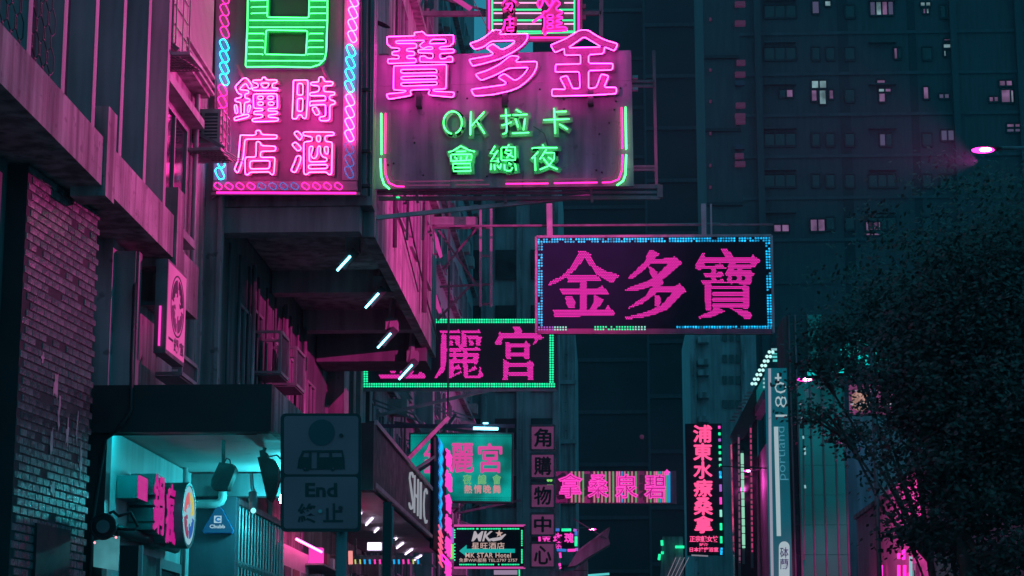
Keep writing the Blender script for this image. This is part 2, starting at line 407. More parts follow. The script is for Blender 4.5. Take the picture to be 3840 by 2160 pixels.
# ------------------------------------------------------------------ hotel building with overhanging upper floors
HB = thing('hotel_building', 'tall building whose stained upper floors overhang the pavement behind the hotel sign', 'building', (-7,42,0))
part('wall', MB().box((-16,35.35,0),(-7.0,57,34)), M_DARKC, HB)
part('end_wall', MB().box((-14,35.26,0),(-6.97,35.345,34)), M_WALLP, HB)
part('corner_trim', MB().box((-6.965,35.22,5.8),(-6.90,35.5,34)), M_WALLP, HB)
OV = part('overhang', MB().box((-6.96,35.52,10.4),(-4.2,49.5,34)), M_WALLP, HB)
for y in (35.6,41.2,45.6): part('soffit_beam', MB().box((-6.96,y,9.93),(-4.43,y+.45,10.398)), M_CONC2, HB)
part('end_beam', MB().box((-6.96,47.9,9.58),(-4.3,49.4,10.398)), M_DARKC, HB)
part('soffit_edge', MB().box((-4.42,36.0,9.92),(-4.2,49.5,10.398)), M_WALLP, HB)  # deepened to keep lamp light off the soffit beams
for z in (13.4,16.6,19.8,23): part('storey_ledge', MB().box((-4.2,36.3,z),(-4.02,49.5,z+.14)), M_CONC, OV)
for y in (39.5,42.5,45.8):
    for z in (11.2,14.4,17.6,20.8): side_window(OV, y, y+1.6, z, z+1.5, -4.195, 2)
part('drainpipe', MB().tube([(-4.08,44.9,10.2),(-4.08,44.9,30)], .06, 8), M_STEEL, HB, True)
part('drainpipe', MB().tube([(-4.1,38.6,10.3),(-4.1,38.6,30)], .045, 8), M_STEEL, HB, True)
part('cable', MB().tube([(-4.15,37.0,13.3),(-4.12,39.5,12.2),(-4.12,42.5,11.4),(-4.12,46,10.7),(-4.14,49.3,10.35)], .02, 5), M_BLACK, HB, True)
part('cable', MB().tube([(-4.12,36.6,11.6),(-4.12,40,11.1),(-4.14,44,10.5)], .016, 5), M_BLACK, HB, True)
part('mounting_plate', MB().box((-4.2,37.0,11.5),(-4.12,37.35,12.1)), M_STEEL, HB)
for y, z in ((37.5,6.4),(38.9,6.6),(41.2,6.4),(43.6,6.4),(46.4,6.3),(49.8,6.2),(52.2,6.3)): side_window(HB, y, y+1.2, z+1.0, z+2.6, -6.995, 2)
for y, w_, z0_, z1_ in ((50.0,1.0,7.05,12),(51.9,.5,7.05,14),(53.4,1.2,7.05,16),(55.5,.6,7.05,20)): part('pilaster', MB().box((-6.999,y,z0_),(-6.55,y+w_,z1_)), M_WALLP, HB)
for y in (38.75,42.8,45.6): part('drainpipe', MB().tube([(-6.9,y,4.9),(-6.9,y,10)], .05, 8), M_GALV, HB, True)
random.seed(5)
for i in range(9):
    y = 36.3 + i*1.05; part('pipe', MB().tube([(-6.93,y,5.6+random.random()),(-6.93,y,9.9)], .03, 6), M_STEEL, HB, True)
# canopy with the raised letters
part('canopy', MB().box((-6.99,39.8,5.78),(-4.7,58.5,6.96)), M_DARKC, HB)
CF = part('canopy_fascia', MB().box((-4.698,39.8,5.74),(-4.60,58.5,7.02)), M_BLACK, HB)
part('fascia_edge', MB().box((-4.598,39.8,6.94),(-4.54,58.5,7.04)), M_GALV, HB)
part('fascia_edge', MB().box((-4.598,39.8,5.70),(-4.54,58.5,5.79)), M_GALV, HB)
part('ceiling_panel', MB().box((-6.95,39.9,5.70),(-4.72,58.4,5.777)), mat('arcade_ceiling', (.5,.42,.47), .5, .2, 2), HB)
for i, ch in enumerate('SHIC'):
    a = 47.0 + i*1.25; mb = MB()
    if ch == 'I': f = side_map(a+.3, a+.52, 5.95, 6.85, -4.58)
    else: f = side_map(a, a+.95, 5.95, 6.85, -4.58)
    put(mb, glyph(ch, .02, -.03), f); part('letter', mb, glow('letter_white', (.30,.33,.38), .9, False) if not i else MATS['letter_white'], CF)
# arcade under the canopy
part('arcade_wall', MB().box((-6.99,41.6,0),(-6.9,57,5.69)), M_WALLP, HB)
for i, (x, y, l) in enumerate(((1353,1927,.25),(1385,1957,1.5),(1412,1989,.9),(1483,2023,.5),(1500,2047,1.5),(1533,2070,1.6),(1566,2093,1.7))):
    p = PZ(x, y, 5.66)
    t = thing('ceiling_tube_light', ['short white tube light half behind the stop sign','long white tube light under the canopy, nearest the stop sign','white tube light beside the black pole, on its left','short white tube light just right of the black pole','white tube light right of the black pole, second from it','white tube light right of the black pole, third from it','farthest white tube light under the lettered canopy'][i], 'light', p, 'tube lights under the lettered canopy')
    part('tube', MB().tube([p+Vector((-l*.12,l*.6,0)), p+Vector((l*.12,-l*.6,0))], .022, 6), G_WHITE, t, True)
    part('holder', MB().beam(p+Vector((-l*.13,l*.65,.05)), p+Vector((l*.13,-l*.65,.05)), .1, .03), M_WHITE, t)
t = thing('ceiling_light', 'bright rectangular lit panel left of the black pole under the canopy', 'light', P(1400,2070,48))
part('diffuser', MB().box(P(1380,2063,48), P(1430,2036,48)+Vector((0,-.12,0))), G_WHITE, t)
part('frame', MB().box(P(1376,2066,48), P(1434,2033,48)+Vector((0,.1,0))), M_FRAME, t)
t = thing('arcade_beam', 'long pale beam crossing under the lettered canopy above the coloured lamps', 'beam', P(1400,2098,50.6))
part('beam', MB().box(P(1330,2104,50.6), P(1480,2082,50.6)+Vector((0,.3,0))), M_WALLP, t)
part('bracket', MB().box(P(1330,2020,50.6), P(1336,2082,50.6)+Vector((0,.1,0))), M_STEEL, t)
part('bracket', MB().box(P(1474,2020,50.6), P(1480,2082,50.6)+Vector((0,.1,0))), M_STEEL, t)
cols = {'y': glow('lamp_yellow', (.55,.62,.15), 1.0, False), 'c': glow('lamp_cyan', (.01,.42,.9), 1.0, False), 'p': glow('lamp_pink', (1.0,.05,.5), 1.0, False)}
LG = thing('lamp_rail', 'rail of short coloured vertical lamps beneath the lettered canopy', 'light', P(1320,2095,50))
part('rail', MB().box(P(1322,2098,50), P(1580,2094,50)+Vector((0,.06,0))), M_STEEL, LG)
for x, c in ((1332,'y'),(1350,'y'),(1367,'c'),(1386,'c'),(1405,'p'),(1424,'p'),(1477,'c'),(1495,'c'),(1512,'p'),(1531,'p'),(1549,'y'),(1567,'c')):
    part('lamp', MB().tube([P(x,2098,50), P(x+1.5,2115,50)], .018+.006*(c!='y'), 6), cols[c], LG, True)
t = thing('lit_pillar_sign', 'salmon lit vertical sign tube left of the black pole near the bottom', 'sign', P(1315,2160,49))
part('tube', MB().tube([P(1315,2116,49), P(1314,2066,49)], .055, 8), glow('salmon_lamp', (1.3,.42,.4), .7, False), t, True)
part('bracket', MB().box(P(1311,2165,49), P(1318,2116,49)+Vector((0,.05,0))), M_STEEL, t)
mb = MB()
SG = thing('shop_shelves', 'dim shop shelving with small bright goods low under the lettered canopy', 'shelf', (-6.0,52,0))
for z in (3.2,3.9,4.5): part('shelf', MB().box((-6.85,45,z),(-6.3,57,z+.04)), M_GALV, SG)
random.seed(3)
for z in (3.24,3.94,4.54):
    for i in range(13):
        y = 45.3 + i*.88 + random.random()*.3; h = random.uniform(.12,.4)
        part('goods', MB().box((-6.7,y,z),(-6.4,y+random.uniform(.15,.5),z+h)), random.choice([M_WHITE,M_FRAME,M_PANEL,cols['p'] if i % 5 == 0 else M_SIGNW]), SG)
SP = thing('poster_shop_front', 'pink lit shop front with poster panels below the stop sign', 'shop front', (-6.7,42,0))
part('panel', MB().box((-6.78,41.6,0),(-6.7,45.5,4.75)), M_WHITE, SP)
part('tube', MB().tube([(-6.4,41.7,4.82),(-6.4,45.4,4.82)], .03, 6), G_ROSE, SP, True)
for i in range(3): part('poster', MB().box((-6.70,42.0+i*1.2,2.6),(-6.67,42.8+i*1.2,4.3)), [M_PANEL,M_SIGNW,M_GALV][i], SP)

# ================================================================== neon signs
def boardpoly(pts, Y): return [P(x, y, Y) for x, y in pts]
def neon_char(parent, loops, org, s, Y, tubemat, panelmat, r, gap=.12, depth=.05, shift=(0,0), tubes=True, name='character'):
    L = [zpts(l, org, s) for l in loops]
    pl = [[P(x, y, Y) for x, y in l] for l in L]
    cx = sum(p.x for p in pl[0])/len(pl[0]); cz = sum(p.z for p in pl[0])/len(pl[0])
    pan = [[Vector((cx+(p.x-cx)*1.015+shift[0], p.y, cz+(p.z-cz)*1.015+shift[1])) for p in l] for l in pl]
    c = part(name, MB().prism(pan, (0, depth, 0)), panelmat, parent)
    for l in L:
        t = [P(x, y, Y-gap) for x, y in l]
        part('neon_tube', MB().tube(chaikin(t), r, 6, True), tubemat, c, True)
    return c
def strokes(parent, lines, org, s, Y, m, r, trays=None, gap=.1, name='character'):
    c = None
    mb = MB()
    if trays:
        for l in lines:
            q = [P(x, y, Y) for x, y in zpts(l, org, s)]
            for a, b in zip(q, q[1:]):
                d = (b-a); 
                if d.length < 1e-4: continue
                d.normalize(); mb.beam(a-d*.05+Vector((.02,.012,-.02)), b+d*.05+Vector((.02,.012,-.02)), .05, .10)
        c = part(name, mb, trays, parent)
    for l in lines:
        q = [P(x, y, Y-gap) for x, y in zpts(l, org, s)]
        part('neon_tube', MB().tube(q, r, 6), m, c or parent, True)
    return c
def ptubes(parent, lines, org, s, Y, m, r, gap=.1, name='border_tube'):
    for l in lines: part(name, MB().tube([P(x, y, Y-gap) for x, y in zpts(l, org, s)], r, 6), m, parent, True)

# ------------------------------------------------------------------ karaoke nightclub sign
KY = 36.0
KS = thing('neon_sign', 'big pink and green karaoke nightclub neon board with three outlined characters along its top', 'neon sign', P(1900,700,KY))
o5, s5 = (1300,80), .46584
bp = boardpoly(zpts([(230,275),(2290,232),(2312,1325),(225,1350)], o5, s5), KY)
part('board', MB().prism([bp], (0,.06,0)), M_BOARD, KS)
# panel joints: raised seams between the sheets
for x in (2010, 1690, 1850):
    a, b = P(x, 205, KY-.004), P(x+2, 700, KY-.004); part('seam', MB().beam(a, b, .02, .012), M_BOARD, KS)
part('seam', MB().beam(P(1412,322,KY-.004), P(2368,300,KY-.004), .012, .016), M_BOARD, KS)
oA, sA, oB, sB = (1430,100), .22127, (1920,100), .22084
PO1 = [(105,170),(570,155),(555,110),(580,95),(650,90),(690,80),(720,100),(760,150),(1210,140),(1225,160),(1222,285),(1185,300),(1165,330),(1010,340),(985,355),(985,375),(1010,385),(1210,378),(1235,400),(1230,430),(1195,445),(990,455),(990,530),(1010,545),(1090,540),(1115,510),(1190,505),(1210,530),(1210,580),(1190,600),(670,600),(650,580),(650,520),(670,500),(740,495),(770,530),(850,540),(875,520),(875,460),(850,450),(650,445),(620,425),(625,395),(700,385),(860,385),(875,360),(860,340),(770,340),(710,375),(650,325),(650,310),(750,230),(500,235),(260,240),(240,262),(260,285),(570,285),(600,305),(595,350),(570,365),(450,370),(425,390),(435,415),(540,420),(565,440),(560,475),(540,490),(445,490),(425,515),(445,540),(560,535),(590,555),(585,600),(560,608),(130,625),(108,605),(110,560),(130,545),(290,545),(305,520),(290,485),(200,485),(178,460),(190,425),(290,415),(310,400),(310,365),(160,355),(140,320),(100,305),(95,190)]
PO1h = [(810,280),(850,215),(1080,215),(1098,240),(1090,280),(830,290)]
PO2 = [(215,665),(600,655),(1090,640),(1105,660),(1095,1040),(1070,1055),(890,1060),(875,1075),(900,1095),(1215,1110),(1240,1130),(1215,1190),(1190,1195),(820,1160),(795,1135),(830,1060),(510,1072),(485,1100),(510,1150),(480,1170),(140,1228),(115,1215),(90,1160),(100,1140),(370,1115),(420,1095),(415,1080),(220,1072),(205,1055),(212,680)]
PO2h = [[(340,725),(915,718),(940,735),(940,785),(910,778),(350,788),(328,770),(328,745)],[(360,845),(920,830),(945,850),(945,880),(920,888),(360,900),(333,880),(335,855)],[(360,950),(930,935),(945,950),(945,980),(910,990),(360,1008),(330,985),(335,960)]]
DU1 = [(1510,280),(1640,240),(1750,180),(1830,110),(1910,50),(2050,65),(1985,130),(2460,120),(2480,140),(2475,210),(2400,310),(2250,420),(2010,545),(1750,620),(1560,665),(1540,660),(1490,570),(1510,550),(1850,490),(1895,460),(1885,440),(1785,365),(1790,350),(1870,295),(1900,300),(2040,395),(2150,345),(2215,300),(2260,255),(2255,235),(1860,245),(1740,340),(1600,382),(1570,375),(1505,295)]
DU2 = [(1610,800),(1800,740),(2000,640),(2100,560),(2190,490),(2310,500),(2335,520),(2260,600),(2624,590),(2640,610),(2634,690),(2574,808),(2464,928),(2314,1038),(2170,1090),(1900,1150),(1600,1175),(1565,1160),(1525,1080),(1540,1060),(1900,1010),(2080,985),(2115,960),(2100,935),(1990,870),(1995,845),(2070,800),(2100,805),(2260,915),(2340,875),(2430,790),(2490,700),(2470,690),(2150,705),(1950,810),(1830,860),(1710,905),(1680,905),(1600,820)]
JI = [(660,310),(900,210),(1060,115),(1145,58),(1285,55),(1420,145),(1540,210),(1650,250),(1780,285),(1790,310),(1745,400),(1720,405),(1590,350),(1570,355),(1555,460),(1300,475),(1300,625),(1700,625),(1715,645),(1705,735),(1300,745),(1300,1035),(1310,1045),(1410,1040),(1440,1010),(1510,820),(1530,808),(1635,830),(1630,870),(1560,1030),(1755,1030),(1775,1050),(1770,1125),(1740,1140),(1300,1165),(700,1180),(675,1165),(680,1070),(700,1060),(910,1065),(900,1030),(820,880),(830,860),(920,832),(945,850),(1020,1030),(1035,1050),(1130,1050),(1155,1030),(1145,785),(1125,765),(745,770),(735,755),(740,650),(760,640),(1155,632),(1165,615),(1165,495),(1150,480),(905,485),(890,460),(890,375),(870,378),(745,435),(720,430),(665,330)]
JIh = [(950,360),(1225,170),(1520,345)]
sh = (.035, -.005)
neon_char(KS, [PO1, PO1h], oA, sA, KY-.14, G_PINK, M_PANEL, .0078, .12, .1, sh)
neon_char(KS, [PO2]+PO2h, oA, sA, KY-.14, G_PINK, M_PANEL, .0078, .12, .1, sh)
neon_char(KS, [DU1], oA, sA, KY-.14, G_PINK, M_PANEL, .0078, .12, .1, sh)
neon_char(KS, [DU2], oA, sA, KY-.141, G_PINK, M_PANEL, .0078, .12, .1, sh)
neon_char(KS, [JI, JIh], oB, sB, KY-.14, G_PINK, M_PANEL, .0078, .12, .1, sh)
oD, sD = (1640,380), .20963
GC = {
 'O': [[(275+165*math.cos(R(a)), 380+200*math.sin(R(a))) for a in range(95,446,13)]],
 'K': [[(600,185),(590,600)],[(840,190),(690,350),(610,440)],[(705,360),(845,575)]],
 'la': [[(1225,140),(1240,480),(1235,560),(1170,588)],[(1135,260),(1310,250)],[(1150,430),(1240,410),(1325,370)],[(1410,150),(1495,200)],[(1350,245),(1610,235)],[(1395,310),(1445,460)],[(1570,310),(1540,510)],[(1340,572),(1640,560)]],
 'ka': [[(2090,125),(2110,575)],[(2110,190),(2310,180)],[(1900,335),(2360,315)],[(2185,410),(2330,500)]],
 'hui': [[(200,910),(270,890),(420,800),(560,870),(670,900)],[(340,900),(510,890)],[(250,1075),(240,970),(260,950),(600,945),(615,965),(610,1050),(260,1070)],[(310,995),(355,1040)],[(425,990),(420,1045)],[(540,965),(515,1040)],[(280,1115),(590,1110),(600,1245),(290,1250),(280,1115)],[(305,1185),(590,1180)]],
 'zong': [[(1030,800),(950,935),(1030,940),(1085,875),(955,1075),(1080,1065)],[(1080,1020),(1095,1095)],[(965,1120),(955,1225)],[(1020,1130),(1030,1225)],[(1070,1140),(1100,1190)],[(1140,1120),(1115,1210)],[(1280,775),(1260,820)],[(1270,820),(1160,825),(1145,840),(1145,1040),(1160,1055),(1395,1050),(1390,820),(1290,818)],[(1240,850),(1210,920),(1290,950),(1360,1000)],[(1240,880),(1320,880),(1320,920),(1240,1010)],[(1200,1130),(1205,1220),(1260,1245),(1320,1235),(1345,1180)],[(1275,1100),(1320,1130)],[(1390,1120),(1410,1230)]],
 'ye': [[(1885,775),(1905,825)],[(1690,845),(1730,830),(2145,830)],[(1805,900),(1690,1025)],[(1745,1000),(1755,1240)],[(1950,860),(1835,1035)],[(1935,920),(2095,920),(2090,1030),(2060,1060),(2000,1150),(1835,1220)],[(1890,1010),(2000,1150),(2150,1215)],[(1985,1000),(2050,1045)]]}
for k in GC: strokes(KS, GC[k], oD, sD, KY-.08, G_GREEN, .0115, M_PANELG, .09)
ptubes(KS, [[(278,740),(280,1072)],[(272,1105),(278,1240),(300,1310),(345,1350)],[(2245,690),(2250,1030)],[(2250,1072),(2245,1230),(2225,1285),(2175,1320)]], o5, s5, KY, G_GREEN, .016)
ptubes(KS, [[(313,738),(310,1065)],[(310,1105),(312,1230),(340,1300),(400,1328),(465,1330)],[(2213,692),(2218,1025)],[(2220,1072),(2215,1200),(2190,1270),(2130,1295),(2055,1298)],[(1280,1308),(1625,1305)],[(1668,1303),(2020,1297)]], o5, s5, KY, G_MAG, .015)
ptubes(KS, [[(347,735),(345,1060)],[(345,1110),(350,1230),(380,1280),(465,1290)],[(2180,700),(2185,1030)],[(2183,1080),(2180,1190),(2150,1250),(2055,1270)],[(485,1290),(830,1285)],[(835,1283),(1100,1278)],[(1280,1280),(1625,1275)],[(1668,1272),(2010,1268)],[(485,1320),(830,1318)],[(880,1316),(1150,1314)]], o5, s5, KY, glow('neon_unlit_pink', (.16,.03,.10), 1.0, False), .013)
for x, y in ((588,640),(1275,630),(1965,620)):
    q = zpts([(x,y)], o5, s5)[0]; a = P(q[0], q[1], KY)
    part('bracket', MB().box(a+Vector((-.05,-.2,-.16)), a+Vector((.05,-.01,.1))), M_BLACK, KS)
random.seed(9)
for i in range(34):
    x, y = random.uniform(1430,2360), random.choice([random.uniform(330,380), random.uniform(400,670)])
    part('fixing', MB().ball(P(x,y,KY-.01), .02,.03,.02,6,4), M_BLACK, KS)
for pts in ([(2000,474),(2040,500),(2060,560)],[(1830,560),(1870,566)],[(1780,505),(1800,505)],[(1960,700),(1962,640)]):
    part('lead_wire', MB().tube([P(x,y,KY-.03) for x,y in pts], .006, 4), M_BLACK, KS)
# unseen rear copies of the pink characters, added to light the overhang
for ch in [c for c in KS.children if c.name.split('.')[0] == 'character' and c.data.materials[0] is M_PANEL]:
    b = copy_tree(ch, KS); b.rotation_euler = (0, 0, math.pi); b.location = b.location + Vector((-.1, .06, -1.25))
# steel frame carrying the sign
KF = KS
for a, b, w in (((1375,712),(2475,700),.08),((1420,745),(2475,742),.07),((2475,695),(2475,742),.1),((1375,726),(2470,722),.05)):
    part('rail', MB().beam(P(*a,36.35), P(*b,36.35), w), M_STEEL, KF)
part('post', MB().beam(P(2452,190,36.5), P(2462,700,36.5), .055), M_STEEL, KF)
for y in (305,323,625,637): part('arm', MB().beam(P(2368,y,36.4), P(2455,y,36.4), .045), M_STEEL, KF)
for y in (290,335): part('clamp', MB().box(P(2372,y-8,36.2), P(2392,y+8,36.3)), M_GALV, KF)
part('brace', MB().beam(P(1400,818,36.2), P(2215,735,36.6), .075), M_GALV, KF)
part('brace', MB().beam(P(1400,730,36.7), P(1560,700,36.9), .06), M_STEEL, KF)
part('brace', MB().beam(P(1415,745,36.5), P(1380,560,36.5), .04), M_STEEL, KF)
for x in (1560,1890,2215): part('hanger', MB().beam(P(x,700,36.3), P(x+6,760,36.3), .05), M_STEEL, KF)
for x in (1590,1530): part('strut', MB().beam(P(x,745,36.9), P(x-4,900,36.9), .05), M_STEEL, KF)
for y in (330,470,620): part('wall_bracket', MB().box(P(1380,y,36.2), P(1412,y+16,36.35)), M_BLACK, KF)
part('clip', MB().box(P(1485,737,36.2), P(1500,743,36.3)), G_GREEN2, KF)

# ------------------------------------------------------------------ hotel sign
HY = 35.1
HS = thing('neon_sign', 'tall pink hourly hotel neon sign with green striped panel and chain link border', 'neon sign', P(1070,724,HY))
part('board', MB().prism([boardpoly([(822,-760),(1354,-760),(1343,724),(796,722)], HY)], (0,.1,0)), M_HOTELB, HS)
M_STRIP = mat('border_strip_paint', (.36,.25,.32), .5, .15, 1)
part('border_strip', MB().prism([boardpoly([(822,-760),(868,-760),(850,676),(800,676)], HY-.03)], (0,.027,0)), M_STRIP, HS)
part('border_strip', MB().prism([boardpoly([(1302,-760),(1353,-760),(1342,676),(1283,676)], HY-.03)], (0,.027,0)), M_STRIP, HS)
part('border_strip', MB().prism([boardpoly([(798,680),(1340,680),(1341,714),(797,714)], HY-.03)], (0,.027,0)), M_STRIP, HS)
part('lower_rail', MB().beam(P(792,727,HY-.06), P(1350,727,HY-.06), .05), M_GALV, HS)
part('lower_tube', MB().tube([P(812,722,HY-.1), P(1335,724,HY-.1)], .02, 6), G_MAG, HS)
def link(cx, cy, m, ang=26, a=11, b=12, w=12):
    pts = []
    for k in range(14):
        t = 2*math.pi*k/14; lx, ly = w*math.cos(t), a*math.sin(t) + (b if math.sin(t) > 0.01 else -b if math.sin(t) < -.01 else 0)
        c, s = math.cos(R(-ang)), math.sin(R(-ang))
        pts.append(P(cx + lx*c - ly*s, cy + lx*s + ly*c, HY-.12))
    part('neon_link', MB().tube(pts, .0100, 5, True), m, HS, True)
G_WP = glow('neon_pale_pink', (26,.9,11), 1.0)
for i in range(13): link(846, -150-45*i, [G_MAG,G_CYAN][(i//4)%2]); link(1330, -134-45*i, [G_CYAN,G_WP][(i//4)%2])  # unseen upper links, added for more pink light
for j in range(5):
    y = -250-100*j; part('neon_tube', MB().tube([P(930,y,HY-.2),P(1240,y,HY-.2),P(1255,y-25,HY-.2),P(1240,y-50,HY-.2),P(930,y-50,HY-.2),P(915,y-25,HY-.2)], .014, 6, True), G_WP, HS, True)  # unseen pink loops above the view, added to light the left facade
for x, y, m in [(845,-105,G_MAG),(844,-52,G_MAG),(843,-8,G_MAG),(842,37,G_MAG),(841,78,G_MAG),(843,121,G_MAG)] + [(841,169+43*i,G_CYAN) for i in range(4)] + [(835-i,338+44*i,G_MAG) for i in range(4)] + [(830-2*i,519+44*i,G_CYAN) for i in range(4)]:
    link(x, y, m)
for x, y, m in [(1328,-88,G_WP),(1327,-42,G_WP),(1327,3,G_WP),(1324,47,G_WP),(1322,93,G_WP),(1321,137,G_WP)] + [(1316-i*2,189+45*i,G_CYAN) for i in range(4)] + [(1313-i,374+45*i,G_WP) for i in range(4)] + [(1310,556,G_CYAND),(1310,602,G_CYAND),(1309,646,G_CYAND)]:
    link(x, y, m)
for i in range(12):
    link(818+i*41, 698, G_MAG if (i//4) % 2 == 0 else G_CYAND, 55, 7, 8, 10)
# green striped panel
def z4(x, y): return (700 + x*.31056, y*.31056)
def rr(pts): return [P(*z4(x, y), HY-.22) for x, y in pts]
GP = part('green_panel', MB().prism([rr([(738,-400),(1705,-400),(1692,690),(1660,770),(1560,820),(712,822)]), rr([(1010,-300),(1470,-300),(1465,195),(1005,195)]), rr([(995,395),(1440,395),(1435,650),(985,650)])], (0,.12,0)), M_GBOARD, HS)
part('window_inset', MB().prism([rr([(1000,-310),(1475,-310),(1470,200),(1000,200)])], (0,.02,0)).prism([rr([(990,390),(1445,390),(1440,655),(980,655)])], (0,.02,0)), M_GDARK, HS).location += Vector((0,.125,0))
def gt(l, m=G_GREEN, r=.011): part('neon_tube', MB().tube([P(*z4(x, y), HY-.30) for x, y in l], r, 6), m, GP, True)
gt([(742,-300),(735,270),(712,790),(725,808),(1100,805),(1500,812),(1600,780),(1665,715),(1685,620),(1698,260),(1700,-300)], r=.013)
gt([(985,-250),(972,195),(985,208),(1455,215),(1475,205),(1485,-250)]); gt([(960,375),(975,362),(1445,370),(1458,385),(1440,655),(1425,665),(955,655),(945,640),(960,375)])
for y in (-235,-155,-75,5): gt([(770,y),(968,y-4)]); gt([(1495,y),(1685,y)])
for y in (85,160): gt([(778,y+8),(788,y),(968,y-4)]); gt([(1490,y+8),(1500,y),(1682,y)])
for y in (245,328): gt([(758,y),(1690-(y>300)*25,y)])
for y, a, b in ((405,935,1480),(490,928,1470),(570,925,1462),(652,920,1455)): gt([(745,y),(a-6,y),(a,y+12)]); gt([(b,y+12),(b+8,y),(1650,y)])
gt([(735,733),(1640,735)])
for x in (650,1675):
    a = P(*z4(x,840),HY-.05); part('bracket', MB().beam(a+Vector((-.06,-.1,.06)), a+Vector((.06,0,-.2)), .05), M_PANEL, HS)
oC, sC = (860,280), .27599
HC = [
 [[(880,75),(1050,72),(1068,90),(1065,330),(1045,580),(1030,595),(1000,590),(985,555),(970,545),(935,550),(920,590),(905,600),(865,600),(852,580),(865,330),(870,90)],[(940,120),(985,120),(1000,140),(1000,265),(985,278),(930,275),(922,260),(928,135)],[(935,325),(985,320),(1000,335),(995,480),(980,498),(935,495),(922,480),(925,340)]],
 [[(1215,95),(1215,50),(1235,30),(1265,32),(1280,50),(1290,95),(1395,95),(1412,115),(1400,140),(1380,150),(1300,150),(1282,165),(1282,215),(1300,232),(1420,235),(1435,255),(1425,275),(1380,280),(1362,295),(1362,330),(1380,345),(1425,355),(1440,380),(1430,400),(1385,408),(1365,425),(1365,600),(1345,625),(1250,628),(1225,610),(1225,580),(1250,572),(1290,568),(1308,550),(1308,420),(1295,405),(1110,415),(1095,430),(1090,390),(1100,360),(1300,352),(1308,340),(1308,300),(1290,285),(1105,288),(1088,270),(1100,245),(1190,235),(1215,220),(1225,180),(1210,150),(1120,145),(1103,125),(1115,105),(1190,100)]],
 [[(1120,455),(1165,435),(1185,445),(1225,515),(1222,535),(1185,550),(1165,540)]],
 [[(115,245),(85,185),(80,160),(190,45),(235,45),(300,130),(310,160),(290,195),(265,190),(235,130),(210,120),(150,180),(140,205),(250,212),(265,230),(260,255),(220,260),(210,275),(215,320),(265,325),(280,345),(265,370),(215,375),(205,400),(200,540),(160,540),(155,400),(150,378),(90,365),(75,345),(90,322),(145,315),(165,300),(165,270),(130,258)]],
 [[(70,410),(100,410),(115,520),(85,530),(75,480)]], [[(245,520),(255,415),(285,410),(285,450),(265,515)]],
 [[(65,600),(75,580),(150,560),(190,548),(260,535),(270,560),(250,580),(90,622),(75,620)]],
 [[(325,75),(445,72),(445,45),(470,35),(490,40),(505,72),(640,70),(650,90),(640,110),(600,115),(585,130),(580,165),(595,180),(650,180),(660,195),(645,215),(330,215),(310,200),(315,180),(380,172),(395,150),(380,120),(335,110),(318,95)],[(435,115),(530,112),(540,130),(515,175),(465,180),(445,160),(430,130)]],
 [[(340,262),(635,258),(650,275),(655,440),(645,460),(535,460),(522,475),(530,495),(645,495),(658,515),(648,535),(545,545),(525,560),(535,580),(650,585),(668,605),(655,630),(330,640),(308,620),(315,600),(440,582),(458,560),(445,540),(340,540),(328,520),(340,498),(440,492),(460,475),(445,458),(345,458),(328,440),(325,280)],[(385,290),(460,290),(460,335),(385,335)],[(520,290),(600,290),(600,335),(520,335)],[(385,370),(460,370),(460,415),(385,415)],[(525,370),(605,370),(605,415),(530,415)]],
 [[(150,820),(340,825),(370,800),(355,780),(370,760),(405,755),(425,775),(440,815),(640,820),(650,840),(640,870),(230,875),(210,895),(190,1120),(160,1220),(125,1325),(100,1330),(70,1290),(75,1270),(120,1160),(135,1000),(148,840)]],
 [[(365,920),(380,910),(405,912),(425,930),(435,965),(615,972),(632,990),(625,1030),(600,1038),(440,1040),(425,1060),(420,1110),(440,1125),(605,1122),(620,1140),(605,1340),(590,1360),(560,1350),(545,1320),(280,1325),(265,1350),(240,1362),(215,1350),(215,1135),(235,1118),(345,1120),(362,1105)],[(300,1170),(535,1168),(552,1185),(545,1265),(525,1278),(295,1280),(278,1260),(280,1190)]],
 [[(885,785),(915,768),(940,775),(990,830),(985,855),(960,890),(945,880),(885,810)]], [[(855,945),(885,920),(910,922),(975,990),(970,1020),(935,1035),(915,1025),(860,965)]],
 [[(915,1100),(975,1105),(965,1180),(905,1320),(880,1330),(840,1305),(845,1280),(890,1180)]],
 [[(1005,785),(1030,778),(1405,780),(1425,800),(1415,825),(1320,828),(1300,845),(1300,890),(1320,910),(1385,915),(1398,935),(1390,1340),(1375,1358),(1340,1352),(1320,1322),(1080,1325),(1065,1350),(1035,1358),(1012,1340),(1010,930),(1030,912),(1110,905),(1125,890),(1125,845),(1015,828),(1003,808)],[(1185,830),(1225,828),(1240,845),(1235,900),(1215,915),(1195,905),(1185,885)],[(1085,985),(1110,970),(1140,980),(1125,1040),(1105,1100),(1150,1150),(1195,1100),(1200,985),(1220,965),(1240,985),(1235,1060),(1270,1120),(1325,1130),(1325,1180),(1100,1185),(1085,1170)],[(1290,985),(1320,975),(1345,990),(1340,1080),(1310,1075),(1295,1040)],[(1080,1225),(1335,1222),(1330,1275),(1090,1280),(1072,1260)]]]
M_PANR = mat('letter_tray_rose', (.26,.19,.19), .5, .2, 2, .15)
G_ROSE2 = glow('neon_salmon', (22,.85,8), 1.0)
for i, lp in enumerate(HC):
    neon_char(HS, lp, oC, sC, HY-.10, G_WP if i < 9 else G_ROSE2, M_PANR, .0088, .12, .07, (.05,-.02), name='character' if i in (0,1,3,7,8,9,10,14) else 'stroke')
for x in (812,1335): part('lead_wire', MB().tube([P(x,300,HY-.14), P(x+4,700,HY-.14)], .006, 4), M_BLACK, HS)
SF = HS
part('post', MB().beam(P(1356,-760,35.12), P(1350,735,35.12), .05), M_BLACK, SF)
